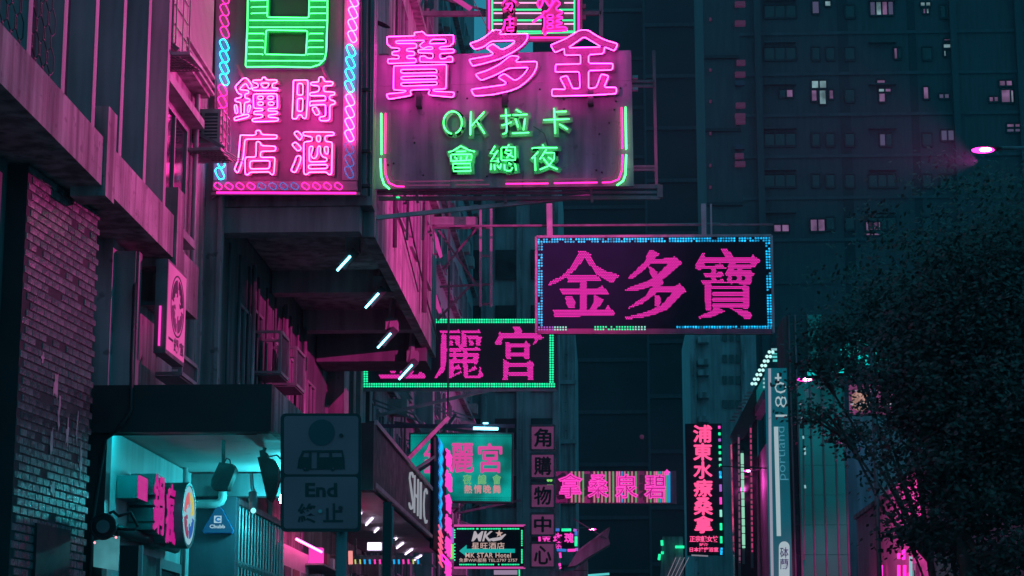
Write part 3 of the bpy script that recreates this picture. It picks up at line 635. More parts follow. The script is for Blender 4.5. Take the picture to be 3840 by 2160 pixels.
part('post', MB().beam(P(1374,-760,35.3), P(1366,735,35.3), .07), M_STEEL, SF)
part('post', MB().beam(P(1391,-760,35.4), P(1384,735,35.4), .035), M_BLACK, SF)
part('strut', MB().beam(P(792,745,35.15), P(826,715,35.15), .05), M_STEEL, SF)
for x in (880,1225): part('strut', MB().beam(P(x,726,35.2), P(x-8,745,35.5), .05), M_STEEL, SF)
for y in (330,690,560): part('arm', MB().box(P(1352,y,35.2), P(1392,y+15,35.3)), M_BLACK, SF)

# ------------------------------------------------------------------ mahjong sign at the top
MY = 44.0
MS = thing('neon_sign', 'pink and green striped neon sign cut off at the top above the karaoke board', 'neon sign', P(2010,145,MY))
part('board', MB().prism([boardpoly([(1826,-420),(2182,-420),(2180,150),(1828,150)], MY)], (0,.06,0)), mat('dark_sign_board', (.12,.09,.13), .5), MS)
for x in (1829,2178): part('frame', MB().beam(P(x,-420,MY-.05), P(x,150,MY-.05), .07), M_PANEL, MS)
part('frame', MB().beam(P(1829,152,MY-.05), P(2178,150,MY-.05), .07), M_PANEL, MS)
oM, sM = (1800,0), .17081
for x in (1834,2170): part('border_tube', MB().tube([P(x,-400,MY-.14), P(x,132 if x < 2000 else 118,MY-.14)], .022, 6), G_MAG, MS)
part('border_tube', MB().tube([P(1986,141,MY-.14), P(2130,141,MY-.14)], .022, 6), G_MAG, MS)
part('border_tube', MB().tube([P(1846,-400,MY-.12), P(1846,116,MY-.12)], .02, 6), G_GREEN2, MS)
part('border_tube', MB().tube([P(2154,-400,MY-.12), P(2154,122,MY-.12), P(1870,128,MY-.12)], .02, 6), G_GREEN2, MS)
for y in (212,445,690,-30,-260,-490,-720,-950,-1200,-1430):
    for a, b in ((290,505),(770,1360),(1810 if y > 300 else 1740,2050)): part('neon_tube', MB().tube([P(1800+a*sM, y*sM, MY-.1), P(1800+b*sM, y*sM, MY-.1)], .021, 6), G_GREEN2, MS)
for y in (62,290,525,-170,-400,-640,-880):
    for a, b in ((300,505),(780,1385),(1850,2060)): part('neon_tube', MB().tube([P(1800+a*sM, y*sM, MY-.1), P(1800+b*sM, y*sM, MY-.1)], .018, 6), glow('neon_pale', (1.6,.55,1.1), 1.0) if (y, a) == (62, 300) else MATS['neon_pale'], MS)
for x in (515,760,1372): part('divider', MB().beam(P(1800+x*sM,-420,MY-.16), P(1800+x*sM,120,MY-.16), .04), M_BLACK, MS)
QUE = [[(1150,480),(1400,310),(1385,250),(1480,250),(1600,80),(1640,10),(1700,10),(1770,80),(1660,180),(1700,230),(1790,240),(1815,290),(1690,340),(1690,370),(1800,365),(1810,400),(1675,450),(1680,480),(1760,480),(1815,515),(1670,555),(1670,600),(1850,585),(1915,630),(1900,665),(1460,690),(1450,750),(1415,770),(1380,700),(1410,560),(1410,370),(1330,380),(1170,490)],[(1475,325),(1605,325),(1600,390),(1480,400)],[(1475,440),(1600,440),(1600,510),(1480,520)],[(1475,555),(1600,555),(1600,620),(1480,630)]]
neon_char(MS, QUE, oM, sM, MY-.3, G_MAG, mat('letter_tray_magenta', (.6,.2,.45), .5), .02, .06, .08)
QU2 = [[(1285,-10),(1250,80),(1290,170),(1330,165),(1370,90),(1385,-20)], [(1420,20),(1450,40),(1520,150),(1590,60),(1590,-60),(1450,-60)]]
for l in QU2: neon_char(MS, [l], oM, sM, MY-.3, G_MAG, MATS['letter_tray_magenta'], .02, .06, .08, name='stroke')
strokes(MS, [[(560,-20),(500,80)],[(690,-30),(790,60)],[(560,90),(700,70),(710,130),(670,240),(645,185)],[(640,75),(600,160),(520,200)]], oM, sM, MY-.25, G_MAG, .022, MATS['letter_tray_magenta'])
strokes(MS, [[(635,365),(660,400)],[(750,405),(600,430),(545,440),(535,560),(490,670)],[(655,440),(660,590)],[(660,510),(740,520)],[(580,605),(750,600),(740,670),(600,675),(590,605)]], oM, sM, MY-.25, G_MAG, .022, MATS['letter_tray_magenta'])
f = face_map(1870,-190,1930,-60,MY-.3); mb = MB(); put(mb, glyph('麻', .05, .02), f); part('character', mb, MATS['neon_magenta_dim'], MS)
MF = MS
part('post', MB().beam(P(2257,-420,44.1), P(2254,165,44.1), .09), M_STEEL, MF)
for y in (50,15): part('arm', MB().beam(P(2186,y if y>20 else -90,44.1), P(2257,y if y>20 else -90,44.1), .09), M_STEEL, MF)
part('arm', MB().beam(P(1530,52,44.1), P(1822,52,44.1), .11), M_STEEL, MF)
part('arm', MB().beam(P(1822,40,44.1), P(1530,-40,44.1), .05), M_STEEL, MF)
for y in (25,66): part('clamp', MB().box(P(2183,y-10,43.95), P(2197,y+10,44.05)), M_PANEL, MF)
part('guy_wire', MB().tube([P(1770,-10,43.5), P(1835,120,43.8)], .01, 4), M_STEEL, MF)

part('awning_edge_glow', MB().beam(P(1690,-16,43.4), P(1766,34,43.6), .13, .06), glow('lit_edge_pink', (.62,.05,.34), .8, False), MS)  # pink light on the awning edge put in as emission
for i, (a, b, Y) in enumerate((((1628,868),(1655,968),47.6),((1624,1085),(1652,1176),50.4))):
    t = thing('side_sign', ['small slanted magenta side sign above the scaffold cross brace','small slanted magenta side sign just over the green bordered sign'][i], 'sign', P(*b,Y))
    part('lit_face', MB().prism([[P(a[0],a[1],Y), P(a[0]+14,a[1]+22,Y), P(b[0]+4,b[1]-8,Y), P(b[0]-6,b[1],Y), P(a[0]+6,a[1]+60,Y)]], (0,.04,0)), MATS['lit_edge_pink'], t)
    part('bracket', MB().beam(P(a[0]-2,a[1]-6,Y+.1), P(b[0]-8,b[1]-4,Y+.1), .05), M_STEEL, t)
    part('arm', MB().beam(P(a[0]-2,b[1]-16,Y+.1), P(a[0]+24,b[1]-12,Y+.1), .04), M_STEEL, t)
t = thing('satellite_dish', 'dark dish seen nearly edge on beside the hotel sign posts', 'satellite dish', P(1402,60,36.0))
c_ = P(1428,90,36.0); part('dish', MB().add([c_ + Vector((.18*math.cos(R(20*k))-.0*k, .02*math.cos(R(20*k)), -.07*math.cos(R(20*k))+.05*math.sin(R(20*k)))) for k in range(18)] + [c_+Vector((0,.08,-.02))], [(k,(k+1)%18,18) for k in range(18)]), M_BLACK, t)
part('arm', MB().beam(P(1396,60,36.05), P(1408,84,36.05), .07), M_BLACK, t)

# ------------------------------------------------------------------ LED characters made of dots
def inside(x, y, poly):
    c = False; j = len(poly)-1
    for i in range(len(poly)):
        xi, yi = poly[i]; xj, yj = poly[j]
        if (yi > y) != (yj > y) and x < (xj-xi)*(y-yi)/(yj-yi)+xi: c = not c
        j = i
    return c
def dot(mb, p, r, h=None):
    h = h or r
    mb.add([p+Vector((r*math.cos(a),0,r*math.sin(a))) for a in (0,1.2566,2.5133,3.7699,5.0265)] + [p+Vector((0,-h,0))], [(0,5,1),(1,5,2),(2,5,3),(3,5,4),(4,5,0)])
def led_char(parent, polys, org, s, Y, pitch_px, m, r):
    L = [zpts(l, org, s) for l in polys]
    xs = [p[0] for l in L for p in l]; ys = [p[1] for l in L for p in l]
    mb = MB(); row = 0; y = min(ys)
    while y < max(ys):
        x = min(xs) + (pitch_px/2 if row % 2 else 0)
        while x < max(xs):
            if any(inside(x, y, l) for l in L): dot(mb, P(x, y, Y), r)
            x += pitch_px
        y += pitch_px*.87; row += 1
    return tag(part('led_character', mb, m, parent), kind='stuff')
def bulbs(parent, pts, Y, r, m, name='bulb_border'):
    mb = MB()
    for x, y in pts: dot(mb, P(x, y, Y), r, r*.8)
    return tag(part(name, mb, m, parent), kind='stuff')
def rowpts(x0, y0, x1, y1, pitch, skip=0.0):
    n = max(1, int(math.hypot(x1-x0, y1-y0)/pitch)); return [(x0+(x1-x0)*i/n, y0+(y1-y0)*i/n) for i in range(n+1) if random.random() >= skip]
L_JIN = [[(610,220),(690,225),(700,340),(560,500),(440,610),(250,715),(175,720),(180,685),(380,580),(520,430),(590,290)],[(650,225),(740,245),(790,280),(770,300),(860,430),(1000,520),(1120,555),(1205,580),(1190,605),(1140,630),(1090,695),(1000,650),(860,570),(780,450),(700,340)],[(440,585),(880,585),(930,660),(460,680)],[(630,660),(730,660),(725,1080),(630,1080)],[(335,770),(890,775),(945,715),(1045,850),(380,865)],[(415,870),(520,890),(570,960),(550,1050),(490,1065),(440,1020)],[(835,860),(980,940),(850,1080),(770,1075),(820,960)],[(230,1075),(970,1080),(1030,1015),(1130,1120),(1120,1160),(270,1175)]]
L_DUO = [[(1630,210),(1770,270),(1750,295),(1700,330),(1600,460),(1400,620),(1310,640),(1320,610),(1540,400)],[(1650,345),(1945,335),(1980,300),(2100,410),(2055,440),(1865,600),(1700,720),(1500,790),(1280,805),(1285,775),(1600,660),(1780,530),(1890,415),(1640,410)],[(1600,440),(1690,480),(1730,530),(1715,610),(1660,600),(1620,520)],[(1740,600),(1830,680),(1845,695),(1780,730),(1700,850),(1500,1000),(1330,1060),(1320,1035),(1560,880),(1690,700)],[(1750,745),(2000,745),(2040,690),(2160,805),(2100,840),(1990,960),(1860,1080),(1700,1140),(1450,1200),(1270,1205),(1275,1180),(1560,1110),(1800,1000),(1950,825),(1720,820)],[(1690,850),(1760,880),(1790,940),(1760,1010),(1700,1010)]]
L_BAO = [[(920,210),(1010,210),(1080,260),(1100,330),(990,330),(970,270)],[(640,325),(1350,325),(1390,290),(1500,375),(1400,470),(1380,490),(1350,400),(640,400)],[(650,260),(695,270),(700,480),(610,505),(560,480),(570,410)],[(680,440),(890,435),(925,405),(1000,480),(690,495)],[(785,495),(865,495),(865,690),(785,690)],[(665,540),(880,545),(920,515),(990,600),(700,605)],[(635,650),(910,650),(940,620),(1010,690),(670,705)],[(1050,400),(1150,405),(1120,430),(1370,430),(1370,490),(1130,495),(980,560),(1040,440)],[(990,520),(1310,515),(1330,500),(1415,570),(1370,600),(1000,600)],[(1155,490),(1225,490),(1225,700),(1155,700)],[(1030,600),(1090,600),(1090,650),(1160,655),(1080,710),(1010,680)],[(1090,655),(1370,655),(1360,710),(1080,700)],[(1280,600),(1370,600),(1365,700),(1280,700)],[(695,700),(790,700),(790,1080),(705,1080)],[(1240,700),(1330,740),(1340,1050),(1280,1065),(1240,1050)],[(1290,720),(1360,760),(1330,780)],[(790,725),(1240,725),(1240,780),(790,780)],[(800,815),(1240,815),(1240,870),(800,870)],[(800,905),(1240,905),(1240,960),(800,960)],[(800,990),(1240,990),(1240,1045),(800,1050)],[(820,1050),(920,1050),(985,1100),(800,1180),(620,1200),(600,1170),(780,1100)],[(1060,1050),(1190,1060),(1330,1100),(1375,1150),(1330,1215),(1270,1200),(1150,1110)]]
oE, sE, oF, sF, oG, sG = (2010,880), .26228, (2460,880), .26224, (1350,1180), .29115
BY = 45.0
BS = thing('led_sign', 'wide black sign with three pink bulb characters inside a blue bulb border', 'sign', P(2455,1245,BY))
part('case', MB().prism([boardpoly([(2014,893),(2890,887),(2898,1247),(2014,1247)], BY)], (0,.28,0)), M_NAVY, BS)
for a, b in (((2013,888),(2892,883)),((2013,1248),(2900,1248)),((2011,888),(2011,1248)),((2893,884),(2901,1248))): part('frame', MB().beam(P(*a,BY-.02), P(*b,BY-.02), .055), M_GALV, BS)
part('drip_rail', MB().beam(P(2016,1242,BY-.02), P(2896,1242,BY-.02), .10), M_PANEL, BS)
led_char(BS, L_JIN, oE, sE, BY-.015, 6.5, G_LEDP, .0155)
led_char(BS, L_DUO, oE, sE, BY-.015, 6.5, G_LEDP, .0155)
led_char(BS, L_BAO, oF, sF, BY-.015, 6.2, G_LEDP, .0145)
random.seed(4)
bl = []
for dx, dy in ((0,0),(0,9)): bl += rowpts(2020,898+dy,2884,893+dy,10,.12)
for dx in (0,10): bl += rowpts(2021+dx,915,2021+dx,1220,10,.08) + rowpts(2874+dx,912,2882+dx,1220,10,.12)
for dy in (0,9): bl += rowpts(2540,1226+dy,2890,1225+dy,10,.06)
bulbs(BS, bl, BY-.02, .027, G_LEDB)
for dy in (0,9):
    bulbs(BS, rowpts(2021,1227+dy,2072,1227+dy,10), BY-.075, .022, G_LEDV); bulbs(BS, rowpts(2081,1227+dy,2122,1227+dy,10), BY-.075, .023, G_LEDW)
    bulbs(BS, rowpts(2232,1226+dy,2374,1226+dy,10,.1), BY-.075, .022, G_LEDG); bulbs(BS, rowpts(2384,1226+dy,2418,1226+dy,10), BY-.075, .023, G_LEDW)
BF = BS
for x, w in ((2062,.13),(2640,.11),(2668,.04)): part('post', MB().beam(P(x,890,45.2), P(x-2,765,45.2), w), M_GALV, BF)
part('rail', MB().beam(P(1630,848,45.3), P(2900,842,45.3), .045), M_STEEL, BF)

L_LI = [[(1015,205),(1260,200),(1275,185),(1290,240),(1060,245)],[(1295,200),(1510,200),(1530,180),(1570,240),(1320,245)],[(1045,250),(1110,260),(1110,620),(1090,720),(980,820),(960,810),(1040,680)],[(1140,270),(1290,265),(1290,400),(1230,405),(1225,320),(1140,315)],[(1145,325),(1200,340),(1200,390),(1150,395)],[(1310,240),(1375,250),(1370,410),(1310,410)],[(1380,265),(1570,280),(1550,390),(1495,390),(1490,320),(1390,310)],[(1400,310),(1470,350),(1460,390),(1410,390)],[(1100,430),(1480,430),(1505,405),(1560,465),(1100,475)],[(1270,380),(1330,380),(1330,440),(1280,440)],[(1140,500),(1530,490),(1530,540),(1140,545)],[(1200,480),(1245,480),(1245,620),(1200,620)],[(1325,450),(1385,450),(1385,640),(1325,640)],[(1460,490),(1535,500),(1515,640),(1460,630)],[(1140,580),(1480,580),(1480,620),(1140,620)],[(1145,620),(1205,620),(1205,770),(1310,720),(1315,740),(1160,825),(1140,810)],[(1200,680),(1280,640),(1310,700),(1210,715)],[(1330,640),(1390,640),(1390,780),(1525,780),(1545,660),(1585,780),(1550,820),(1350,820),(1335,790)],[(1390,720),(1480,660),(1520,700),(1400,740)]]
L_GONG = [[(1965,145),(2040,150),(2090,190),(2075,245),(2000,245)],[(1790,245),(2260,245),(2270,225),(2370,295),(2300,330),(2230,395),(2250,310),(1840,305),(1820,380),(1740,390),(1735,350),(1780,290),(1795,200),(1820,230)],[(1870,345),(1945,370),(1945,565),(1880,570)],[(1900,370),(2110,370),(2140,340),(2210,405),(2180,420),(2180,575),(2115,570),(2115,420),(1945,425)],[(1945,490),(2120,490),(2120,540),(1945,545)],[(1845,575),(1915,610),(1905,840),(1840,840)],[(1900,615),(2150,615),(2180,590),(2250,635),(2230,660),(2230,840),(2160,840),(2155,665),(1910,665)],[(1910,740),(2160,740),(2160,795),(1910,795)]]
L_JIN2 = [[(84+.678*x, 131+.59*y) for x, y in l] for l in L_JIN]
GY = 54.0
GS = thing('led_sign', 'black sign with pink bulb characters inside a bright green bulb border, partly behind the overhang', 'sign', P(1725,1460,GY))
part('case', MB().prism([boardpoly([(1358,1197),(2080,1197),(2084,1460),(1358,1460)], GY)], (0,.28,0)), mat('violet_black_board', (.07,.05,.08), .5), GS)
part('frame', MB().beam(P(1356,1463,GY-.02), P(2086,1463,GY-.02), .07), M_GALV, GS)
part('frame', MB().beam(P(2086,1250,GY-.02), P(2088,1463,GY-.02), .06), M_PANEL, GS)
led_char(GS, L_JIN2, oG, sG, GY-.015, 5.6, G_LEDP, .0165); led_char(GS, L_LI, oG, sG, GY-.015, 5.4, G_LEDP, .0165); led_char(GS, L_GONG, oG, sG, GY-.015, 5.6, G_LEDP, .0165)
bl = []
for d in (0,9): bl += rowpts(1366,1199+d,2068,1199+d,9) + rowpts(1367,1440+d,2078,1440+d,9) + rowpts(1367+d,1212,1367+d,1430,9) + rowpts(2064+d,1212,2064+d,1432,9)
bulbs(GS, bl, GY-.02, .031, G_LEDG)
part('brace', MB().beam(P(1410,1560,53.6), P(1835,1462,53.9), .09), M_GALV, GS)
part('clip', MB().box(P(1828,1192,GY-.05), P(1842,1197,GY)), M_GALV, GS)

# ------------------------------------------------------------------ scaffold tower between the signs
ST = thing('sign_scaffold', 'cross braced steel ladder scaffold rising left of the blue bordered sign', 'scaffold', P(1820,1200,48))
for x in (1802,1842): part('post', MB().beam(P(x,775,48), P(x,1150,48), .06), M_GALV, ST)
for y in (960,1140): part('rung', MB().beam(P(1802,y,48), P(1842,y,48), .05), M_STEEL, ST)
part('beam', MB().beam(P(1525,831,48.2), P(1790,831,48.2), .2, .2), M_GALV, ST)
part('beam', MB().beam(P(1525,853,48.3), P(1842,853,48.3), .07), M_STEEL, ST)
for a, b in (((1645,865),(1785,1065)),((1785,860),(1660,1010)),((1650,1075),(1850,1065)),((1760,1075),(1640,1200))): part('brace', MB().beam(P(*a,48.4), P(*b,48.4), .05), M_STEEL, ST)
PL = thing('hanger_pole', 'thin vertical hanger pole in front of the green bordered sign with angled arms', 'pole', P(1680,1560,51))
part('pole', MB().beam(P(1686,735,51), P(1679,1560,51), .05), M_STEEL, PL)
part('arm', MB().beam(P(1522,1728,50.5), P(1680,1565,51), .14, .1), M_GALV, PL)
part('arm', MB().beam(P(1548,1765,50.5), P(1630,1712,51), .06), M_GALV, PL)
part('arm', MB().beam(P(1630,1640,51), P(1632,1730,51), .05), M_STEEL, PL)

# ------------------------------------------------------------------ teal nightclub sign
TY = 60.0
TS = thing('light_box_sign', 'teal lit nightclub box sign with pink characters behind the side-on neon sign', 'sign', P(1730,1885,TY))
part('case', MB().prism([boardpoly([(1534,1622),(1925,1622),(1922,1887),(1534,1880)], TY)], (0,.35,0)), M_STEEL, TS)
part('lit_face', MB().prism([boardpoly([(1540,1628),(1919,1628),(1916,1880),(1540,1874)], TY-.02)], (0,.015,0)), G_TEAL, TS)
bl = rowpts(1541,1630,1917,1630,7) + rowpts(1541,1637,1917,1637,7) + rowpts(1541,1868,1915,1875,7) + rowpts(1541,1861,1915,1867,7)
bulbs(TS, bl, TY-.03, .016, M_TEAL)
M_PCH = glow('lit_pink_letters', (.85,.07,.40), .8, False)
for ch, x0, x1 in (('金',1590,1632),('麗',1692,1775),('宮',1795,1882)):
    mb = MB(); bold(mb, ch, face_map(x0,1664,x1,1772,TY-.06), .022); part('character', mb, M_PCH, TS)
M_GCH = glow('lit_green_letters', (.02,.45,.2), .7, False); M_YCH = glow('lit_yellow_green_edge', (.3,.62,.25), .8, False)
for ch, x0 in (('夜',1737),('總',1793),('會',1848)):
    mb = MB(); bold(mb, ch, face_map(x0,1781,x0+30,1815,TY-.05), .05); part('character', mb, M_YCH, TS)
    mb = MB(); put(mb, glyph(ch, .0, .0), face_map(x0+1,1782,x0+29,1814,TY-.09)); part('character', mb, M_GCH, TS)
for ch, x0 in (('熱',1742),('情',1778),('晚',1813),('舞',1849)):
    mb = MB(); bold(mb, ch, face_map(x0,1819,x0+28,1850,TY-.05), .03); part('character', mb, glow('lit_salmon_letters', (.75,.30,.33), .8, False) if ch == '熱' else MATS['lit_salmon_letters'], TS)
part('hanging_rail', MB().beam(P(1400,1598,TY), P(1930,1598,TY), .11), M_PANEL, TS)
for x in (1560,1900): part('hanger', MB().beam(P(x,1598,TY), P(x,1622,TY), .05), M_STEEL, TS)
t = thing('sign_lamp', 'small cyan white lamp perched on the teal box sign', 'lamp', P(1815,1618,59.6))
part('tube', MB().tube([P(1775,1606,59.6), P(1868,1608,59.6)], .045, 6), G_COOL, t, True); part('head', MB().box(P(1812,1590,59.6), P(1830,1584,59.5)), G_COOL, t); part('stem', MB().beam(P(1816,1618,59.65), P(1818,1590,59.65), .05), M_STEEL, t)

# ------------------------------------------------------------------ side-on neon sign
VS = thing('neon_sign', 'side-on vertical neon sign with blue tubes and pink characters left of the hotel arrow sign', 'neon sign', (-4.45,55,5))
def zat(y, X, Yd): return 1.6 + (2610-y)/7552*Yd
part('board', MB().box((-4.62,53.0,zat(2060,-4.5,53)),(-4.52,57.2,zat(1625,-4.5,53))), M_NAVY, VS)
zt, zb = zat(1640,0,54), zat(1985,0,54)
G_VB = glow('neon_azure', (.0,.50,.95), 1.1)
for i in range(5):
    for k in range(8):
        za, zc = zt-.1-(zt-zb)*k/8, zt-.1-(zt-zb)*(k+.9)/8; nar = 1-.09*k
        part('neon_tube', MB().tube([(-4.46,54.3+(i-2)*.30*nar,za), (-4.43,54.34+(i-2)*.30*nar,(za+zc)/2), (-4.46,54.3+(i-2)*.28*nar,zc)], .022, 5), G_VB if 0 < i < 4 else G_CYAND, VS, True)
for i, ch in enumerate('夜總會娛樂城'):
    z1 = zt - .05 - i*.62; mb = MB(); put(mb, glyph(ch, .0, .0, .03), side_map(55.7,57.9,z1-.52,z1,-4.42)); part('character', mb, G_MAGD, VS)
for i in range(6):
    z1 = zb - i*.16; part('zigzag_tube', MB().tube([(-4.40,53.2,z1),(-4.40,54.6,z1-.22),(-4.40,53.4,z1-.16)], .022, 5), glow('neon_red_dim', (1.0,.12,.28), 1.0, False) if i == 0 else MATS['neon_red_dim'], VS)
part('zigzag_tube', MB().tube([P(1655,2078,53), P(1658,2100,53), P(1682,2122,53), P(1682,2105,53), P(1660,2080,53)], .025, 5), G_MAG, VS)
part('bulb_strip', MB().tube([(-4.38,57.6,zat(1980,0,57)),(-4.38,57.7,zat(2035,0,57))], .05, 6), G_LEDV, VS)
part('bulb_strip', MB().tube([(-4.38,57.6,zat(2042,0,57)),(-4.38,57.7,zat(2095,0,57))], .06, 6), glow('bulb_lime', (.25,.8,.15), .9, False), VS)

# ------------------------------------------------------------------ hotel arrow sign
AY = 57.0
AS = thing('light_box_sign', 'black hotel sign with teal arrow inside a pink frame and green bulbs', 'sign', P(1835,2128,AY))
part('case', MB().prism([boardpoly([(1702,1972),(1968,1972),(1966,2128),(1702,2128)], AY)], (0,.3,0)), M_NAVY, AS)
G_FR = glow('lit_pink_frame', (.75,.08,.42), .8, False)
part('lit_frame', MB().beam(P(1702,1971,AY-.03), P(1970,1971,AY-.03), .055), G_FR, AS); part('lit_frame', MB().beam(P(1702,2129,AY-.03), P(1970,2129,AY-.03), .055), G_FR, AS)
part('frame', MB().beam(P(1969,1971,AY-.03), P(1968,2129,AY-.03), .07), M_PANEL, AS)
bl = []
for a, b in ((1716,1776),(1788,1792),(1805,1875),(1888,1894),(1902,1945)): bl += rowpts(a,1983,b,1983,6)
for a, b in ((1725,1782),(1795,1850),(1870,1870),(1883,1945)): bl += rowpts(a,2117,b,2117,6)
for a, b in ((1988,2015),(2040,2065),(2078,2100)): bl += rowpts(1705,a,1705,b,9); 
for a, b in ((1990,2020),(2022,2045),(2062,2110)): bl += rowpts(1957,a,1957,b,6)
bulbs(AS, bl, AY-.03, .024, G_LEDG)
M_SAL = glow('lit_cream_letters', (.62,.42,.38), .9, False)
for txt, x0, y0, x1, y1, o_ in (('星旺酒店',1769,2034,1892,2059,.01),('MK STAR Hotel',1745,2073,1916,2091,.015),('免費WiFi服務 TEL:2797 2757',1722,2093,1940,2108,.01)):
    mb = MB(); put(mb, glyph(txt, 0, o_, spacing=1.08), face_map(x0,y0,x1,y1,AY-.03)); part('lettering', mb, M_SAL, AS)
mb = MB(); g_ = glyph('MK', 0, .025); fm = face_map(1768,1992,1850,2030,AY-.03)
put(mb, g_, lambda u, v, w: fm(u*.9+v*.12, v, w)); 
mb.prism([[P(x,y,AY-.03) for x, y in ((1830,2022),(1850,2030),(1880,2024),(1898,2004),(1894,2002),(1872,2014),(1846,2018))]], (0,.005,0))
part('logo', mb, M_WHITE2 if 'M_WHITE2' in globals() else glow('lit_pale_logo', (.55,.5,.55), .8, False), AS)
st = [P(1872 + (15 if k%2==0 else 6)*math.sin(R(36*k)), 2001 - (15 if k%2==0 else 6)*math.cos(R(36*k)), AY-.035) for k in range(10)]
part('star', MB().prism([st], (0,.004,0)), M_SAL, AS)
ar = [(1722,2066),(1750,2043),(1750,2058),(1931,2058),(1931,2073),(1750,2073),(1750,2088)]
part('arrow', MB().prism([[P(x,y,AY-.02) for x,y in ar]], (0,.01,0)), glow('lit_teal_arrow', (0,.42,.38), .9, False), AS)
t = thing('light_box_sign', 'dim grey box sign half hidden under the arrow sign at the bottom edge', 'sign', P(1900,2175,59))
part('case', MB().box(P(1850,2180,59), P(1950,2136,59)+Vector((0,.3,0))), M_STEEL, t); part('lit_face', MB().box(P(1852,2155,58.97), P(1940,2138,58.98)), glow('lit_grey_face', (.3,.22,.34), 1.0, False), t)
part('edge_tube', MB().tube([P(1947,2136,58.95), P(1948,2175,58.95)], .02, 5), G_LEDG, t)

# ------------------------------------------------------------------ shopping centre column sign, five square panels
CY = 76.0
for i, (ch, y0, y1) in enumerate((('角',1600,1683),('購',1706,1788),('物',1818,1900),('中',1930,2003),('心',2040,2123))):
    t = thing('character_panel', 'pink grey square panel reading %s, %s in the vertical shopping centre column' % (ch, ['topmost','second from top','third, beside the sauna sign','fourth, above the rose sign','lowest'][i]), 'sign', P(2038,y1,CY), 'square panels of the shopping centre column')
    part('panel', MB().box(P(1994,y1,CY), P(2076,y0,CY)+Vector((0,.2,0))), glow('column_panel_face', (.14,.035,.11), 1.0, False, .35, .6) if i == 0 else MATS['column_panel_face'], t)
    mb = MB(); bold(mb, ch, face_map(2004,y0+8,2066,y1-8,CY-.02), .03); part('character', mb, M_BLACK, t)
    fr = MB()
    for a, b in (((1990,y0-5),(2080,y0-5)),((1990,y1+5),(2080,y1+5)),((1990,y0-5),(1990,y1+5)),((2080,y0-5),(2080,y1+5))): fr.beam(P(*a,CY), P(*b,CY), .08)
    part('frame', fr, M_STEEL, t)

# ------------------------------------------------------------------ sauna sign with coloured stripes
YY = 85.0
WS = thing('neon_sign', 'horizontal sauna neon sign with pink characters over green, salmon and blue vertical tubes', 'neon sign', P(2300,1886,YY))
part('board', MB().prism([boardpoly([(2083,1768),(2528,1766),(2528,1888),(2083,1886)], YY)], (0,.25,0)), mat('plum_board', (.28,.12,.22), .5, .2, 1), WS)
oS, sS = (2060,1740), .28986
st_g = glow('stripe_green', (.12,.42,.16), .8, False); st_p = glow('stripe_salmon', (.62,.22,.28), .8, False); st_b = glow('stripe_blue', (.01,.33,.62), .9, False); st_w = glow('stripe_pink', (.85,.12,.42), 1, False)
for x, m in ((290,st_p),(340,st_g),(388,st_p),(437,st_g),(582,st_p),(632,st_g),(681,st_p),(730,st_g),(780,st_p),(826,st_g),(875,st_w),(905,st_w),(940,st_b),(975,st_p),(1022,st_g),(1070,st_p),(1120,st_g),(1265,st_p),(1310,st_g),(1360,st_p),(1385,st_w),(1410,st_g),(1435,st_b),(1465,st_p),(1490,st_w),(1515,st_g),(1540,st_b)):
    q = 2060 + x*sS; part('stripe_tube', MB().tube([P(q,1768,YY-.1), P(q+.5,1884,YY-.1)], .035 if x < 1530 else .08, 6), m, WS, True)
part('backing', MB().box(P(2085,1884,YY-.06), P(2128,1770,YY-.04)), M_PANEL, WS)
for ch, x0, x1, y0, y1 in (('拿',112,432,118,440),('桑',492,770,135,438),('泉',845,1152,128,445),('碧',1222,1508,130,450)):
    a = (2060+x0*sS, 1740+y0*sS, 2060+x1*sS, 1740+y1*sS)
    mb = MB(); bold(mb, ch, face_map(*a,YY-.26), .02); c = part('character', mb, MATS['letter_tray_magenta'], WS)
    mb = MB(); put(mb, glyph(ch, .0, .012, .022), face_map(*a,YY-.3,.5)); part('neon_tube', mb, G_MAGD, c)
part('arrow', MB().prism([[P(x,y,YY-.3) for x,y in ((2501,1759),(2513,1772),(2507,1772),(2507,1781),(2496,1781),(2496,1772),(2490,1772))]], (0,.03,0)), G_MAGD, WS)
part('frame', MB().beam(P(2531,1766,YY), P(2533,1890,YY), .1), M_STEEL, WS)
t = thing('bulb_cluster', 'small lime green bulb cluster between the column panels and sauna sign', 'light', P(2062,1820,80))
for x, y in ((2056,1793),(2066,1793),(2056,1801),(2066,1801),(2056,1816),(2067,1817)): part('bulb', MB().ball(P(x,y,80), .06), MATS['bulb_lime'], t)
part('stalk', MB().beam(P(2061,1822,80.2), P(2061,1788,80.2), .04), M_BLACK, t)

